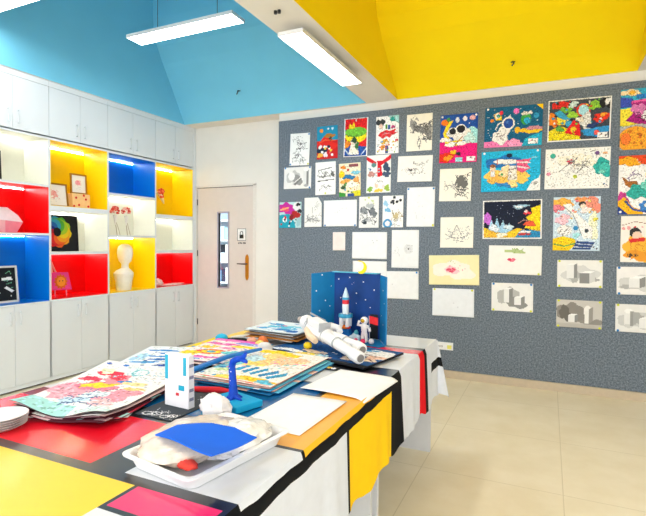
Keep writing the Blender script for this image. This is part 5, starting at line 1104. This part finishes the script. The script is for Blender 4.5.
# spotted box with a frame standing on it
bx = thing('spotted_box', 'cream box with red spots in the tall yellow niche', 'box', (-4.64, 3.67, Zb), 0)
m = MB().box(-4.70, 3.56, Zb, -4.58, 3.775, Zb+.155, mat('cream_box', '#f2c890', .6, .3)).build('box_body', bx, bevel=.003)
for (y, z) in ((3.56, .11), (3.595, .035), (3.68, .10), (3.71, .025), (3.535, .02), (3.655, .148)):
    m = MB().prism([(.013*math.cos(R(k*30)), .013*math.sin(R(k*30))) for k in range(12)], .001, paint('d02024'), o=(-4.5802, y+.042, Zb+min(z, .14)), ux=(0, 1, 0), uy=(0, 0, 1)); m.build('red_spot', bx)
board_fig('picture_frame', 'gold frame standing on the red spotted box', 'picture', 3.575, 3.775, Zb+.156, Zb+.372, 'f0ece8', GOLD, [('b', .45, .42, .2, .18, 'f0a8b4', 1), ('s', .3, .3, .65, .55, 10, .05, .016, 'e0707c', 2), ('s', .3, .65, .75, .8, 6, .06, .012, 'c8c8cc', 3)], .016, .04, x=-4.63)
# rainbow spiral
rain = ['1a2c8c', '2468b8', '3aa4c8', '58b03c', 'a8cc2c', 'f0cc1c', 'f09a1c', 'ee6020', 'e02424', 'b81430']
t_ = board_fig('spiral_artwork', 'black panel with a rainbow paper spiral in a cream niche', 'artwork', 3.225, 3.64, 1.29+.0045, 1.67, '17181c', KF, [], .004, .06)
m = MB()
for k in range(10):
    a0 = R(110 - k*36); P = []
    for q in range(7):
        a = a0 + q*R(11); r = .05 + .115*math.sin(q/6*math.pi/2); P.append((r*math.cos(a), r*math.sin(a)))
    for q in range(6, -1, -1):
        a = a0 + R(36) + q*R(13); r = .046 + .098*math.sin(q/6*math.pi/2); P.append((r*math.cos(a), r*math.sin(a)))
    m.prism(P, .006, paint(rain[k]), o=(-.008-.006+.001*k, -.035, .20), ux=(0, 1, 0), uy=(-.06, 0, 1))
m.build('rainbow_spiral', t_, local=True)
# pink sun bag
tb = thing('tote_bag', 'pink bag with an orange sun face in the lower red niche', 'bag', (-4.60, 3.44, .82+.0045), 0)
z0 = .82+.0045; PB_ = mat('pink_fabric', '#ee4a9a', .7, .2)
m = MB(); m.prism([(-.125, .07), (.115, .06), (.085, .245), (-.125, .255)], .03, PB_, o=(-4.615, 3.44, z0), ux=(0, 1, 0), uy=(-.1, 0, 1)); m.build('bag_body', tb, bevel=.006)
m = MB()
sunp = []
for k in range(24): r = .082 if k % 2 == 0 else .062; sunp.append((r*math.cos(R(k*15)), r*math.sin(R(k*15))))
m.prism(sunp, .002, paint('e06a1c'), o=(-4.5845-.0155, 3.43, z0+.155), ux=(0, 1, 0), uy=(-.1, 0, 1))
m.prism([(.050*math.cos(R(k*20)), .050*math.sin(R(k*20))) for k in range(18)], .003, paint('f49a2c'), o=(-4.5995, 3.43, z0+.155), ux=(0, 1, 0), uy=(-.1, 0, 1))
for dy in (-.018, .018): m.prism([(.006*math.cos(R(k*45)), .006*math.sin(R(k*45))) for k in range(8)], .004, BLACK, o=(-4.5995, 3.43+dy, z0+.162), ux=(0, 1, 0), uy=(-.1, 0, 1))
m.build('sun_face', tb)
MB().tube([(-4.615, 3.345, z0+.24), (-4.62, 3.335, z0+.34), (-4.63, 3.325, z0+.41), (-4.635, 3.345, z0+.37), (-4.63, 3.385, z0+.27), (-4.625, 3.40, z0+.24)], .011, paint('f0a8a0'), n=8, flat=.5).build('handle', tb, smooth=True)
for dy in (-.07, .06): MB().tube([(-4.61, 3.44+dy, z0+.002), (-4.61, 3.44+dy, z0+.075)], .006, paint('e8a0b8'), n=8).build('leg', tb)
# coral flowers
def flower(y, label, sd, zt_, lean):
    z0 = 1.47+.0045; t = thing('paper_flower', label, 'flower', (-4.60, y, z0), 0)
    m = MB(); m.tube([(-4.60, y+.015, z0), (-4.605, y+.008, z0+.08), (-4.61, y+lean*.3, z0+.16), (-4.61, y+lean, z0+.24)], .004, paint('b8a890'), n=8)
    m.tube([(-4.60, y+.06, z0), (-4.605, y+.035, z0+.09), (-4.61, y+lean, z0+.20)], .003, paint('b8a890'), n=8); m.build('stem', t, smooth=True)
    MB().lathe([(.004, .12), (.014, .17), (.030, .235)], mat('white_wrap', '#efeae4', .7, .2), (-4.605, y+lean*.6, z0), 12).build('paper_wrap', t, smooth=True)
    m = MB(); rg = random.Random(sd)
    for k in range(26):
        a = rg.uniform(0, 6.28); b = rg.uniform(-.6, 1.3); r = .042
        m.ball((-4.61+r*math.cos(a)*math.cos(b), y+lean+1.1*r*math.sin(a)*math.cos(b), z0+.285+1.1*r*math.sin(b)), (.015, .014, .013), paint(rg.choice(['e8503c', 'f08070', 'f2c0b4', 'd83c34'])), 8, 6, crump(k, .4))
    m.build('petals', t, smooth=True)
flower(4.145, 'coral paper flower at the left side of the middle cream niche', 1, 0, -.01)
flower(4.30, 'taller coral paper flower right of the other in the cream niche', 2, 0, .005)
# mannequin head
MW = mat('mannequin_white', '#f1efe8', .5, .3)
z0 = .82+.0045; yb_ = 4.275
prof = [(.085, 0), (.088, .03), (.095, .10), (.112, .17), (.115, .20), (.085, .235), (.048, .258), (.042, .29), (.046, .315), (.068, .345), (.082, .39), (.088, .44), (.084, .485), (.068, .52), (.040, .543), (.004, .55)]
m = MB(); n = 28; vs = []; fs = []
for r, z in prof:
    for k in range(n):
        a = 2*math.pi*k/n; x = r*math.cos(a)*(.85 if z < .24 else 1.12 if z > .32 else 1); y = r*math.sin(a)*(1.1 if z < .24 else .92)
        if z > .32 and math.cos(a) > .8:     # face: brow, nose, chin
            x += .018*math.exp(-((z-.415)/.028)**2)*max(0, 1-abs(math.sin(a))/.2) + .006*math.exp(-((z-.345)/.02)**2) - .006*math.exp(-((z-.445)/.015)**2)*(abs(math.sin(a)) > .15)
        vs.append((-4.60+x, yb_+y - (.02 if z < .24 else 0), z0+z))
for i in range(len(prof)-1):
    for k in range(n): fs.append((i*n+k, i*n+(k+1) % n, (i+1)*n+(k+1) % n, (i+1)*n+k))
fs += [tuple(range(n))[::-1], tuple((len(prof)-1)*n+k for k in range(n))]
m.add(vs, fs, MW); tag(m.build('mannequin_head', o=(-4.60, yb_, z0), smooth=True), 'white mannequin head and shoulders in the lower yellow niche', 'mannequin')
# rose on the wall of the right yellow niche
rs = thing('paper_rose', 'red paper rose in white wrap inside the right yellow niche', 'flower', (-4.77, 5.0, 2.03), 0)
m = MB(); rg = random.Random(8)
for k in range(22):
    a = rg.uniform(0, 6.28); q = rg.uniform(0, .054)
    m.ball((-4.745+rg.uniform(-.01, .015), 5.03+q*math.cos(a), 2.055+q*math.sin(a)), (.017, .021, .020), paint(rg.choice(['dc3a28', 'ee6a50', 'f08a70', 'c82820'])), 8, 6, crump(k, .4))
m.build('petals', rs, smooth=True)
m = MB().tube([(-4.765, 5.10, 1.92), (-4.755, 5.07, 1.96), (-4.75, 5.02, 2.02), (-4.76, 4.975, 2.07)], [.006, .020, .034, .020], mat('white_wrap', '#efeae4', .7, .2), n=12, flat=.6).build('paper_wrap', rs, smooth=True)
# shells
m = MB().ball((-4.56, 4.76, z0+.045), (.055, .085, .055), mat('pale_shell', '#f0d8cc', .5, .3, var=.1), 24, 16, crump(3, .35), z0+.0035)
m.ball((-4.555, 4.72, z0+.03), (.04, .05, .03), paint('eab4a8'), 14, 10, crump(6, .3), z0+.0035)
tag(m.build('clay_shell', o=(-4.56, 4.75, z0+.003), smooth=True), 'pale pink clay shell in the red niche nearest the door', 'sculpture')
m = MB().ball((-4.53, 5.02, z0+.012), (.05, .19, .016), mat('pale_shell', '#f0d8cc', .5, .3, var=.1), 24, 14, crump(9, .25), z0+.0035)
tag(m.build('clay_strip', o=(-4.53, 5.02, z0+.003), smooth=True), 'flat cream clay strip beside the pink clay shell', 'sculpture')

# ------------------------------------------------------------------ light: daylight through the open window side, lamps and strips
wd = bpy.data.worlds.new('daylight'); C.world = wd; wd.use_nodes = True
nt = wd.node_tree; nt.nodes['Background'].inputs['Color'].default_value = (.93, .97, 1, 1); nt.nodes['Background'].inputs['Strength'].default_value = 1.5
C.view_settings.view_transform = 'Standard'; C.view_settings.look = 'None'; C.view_settings.gamma = 1; C.view_settings.use_curve_mapping = False
C.view_settings.exposure = 1.25
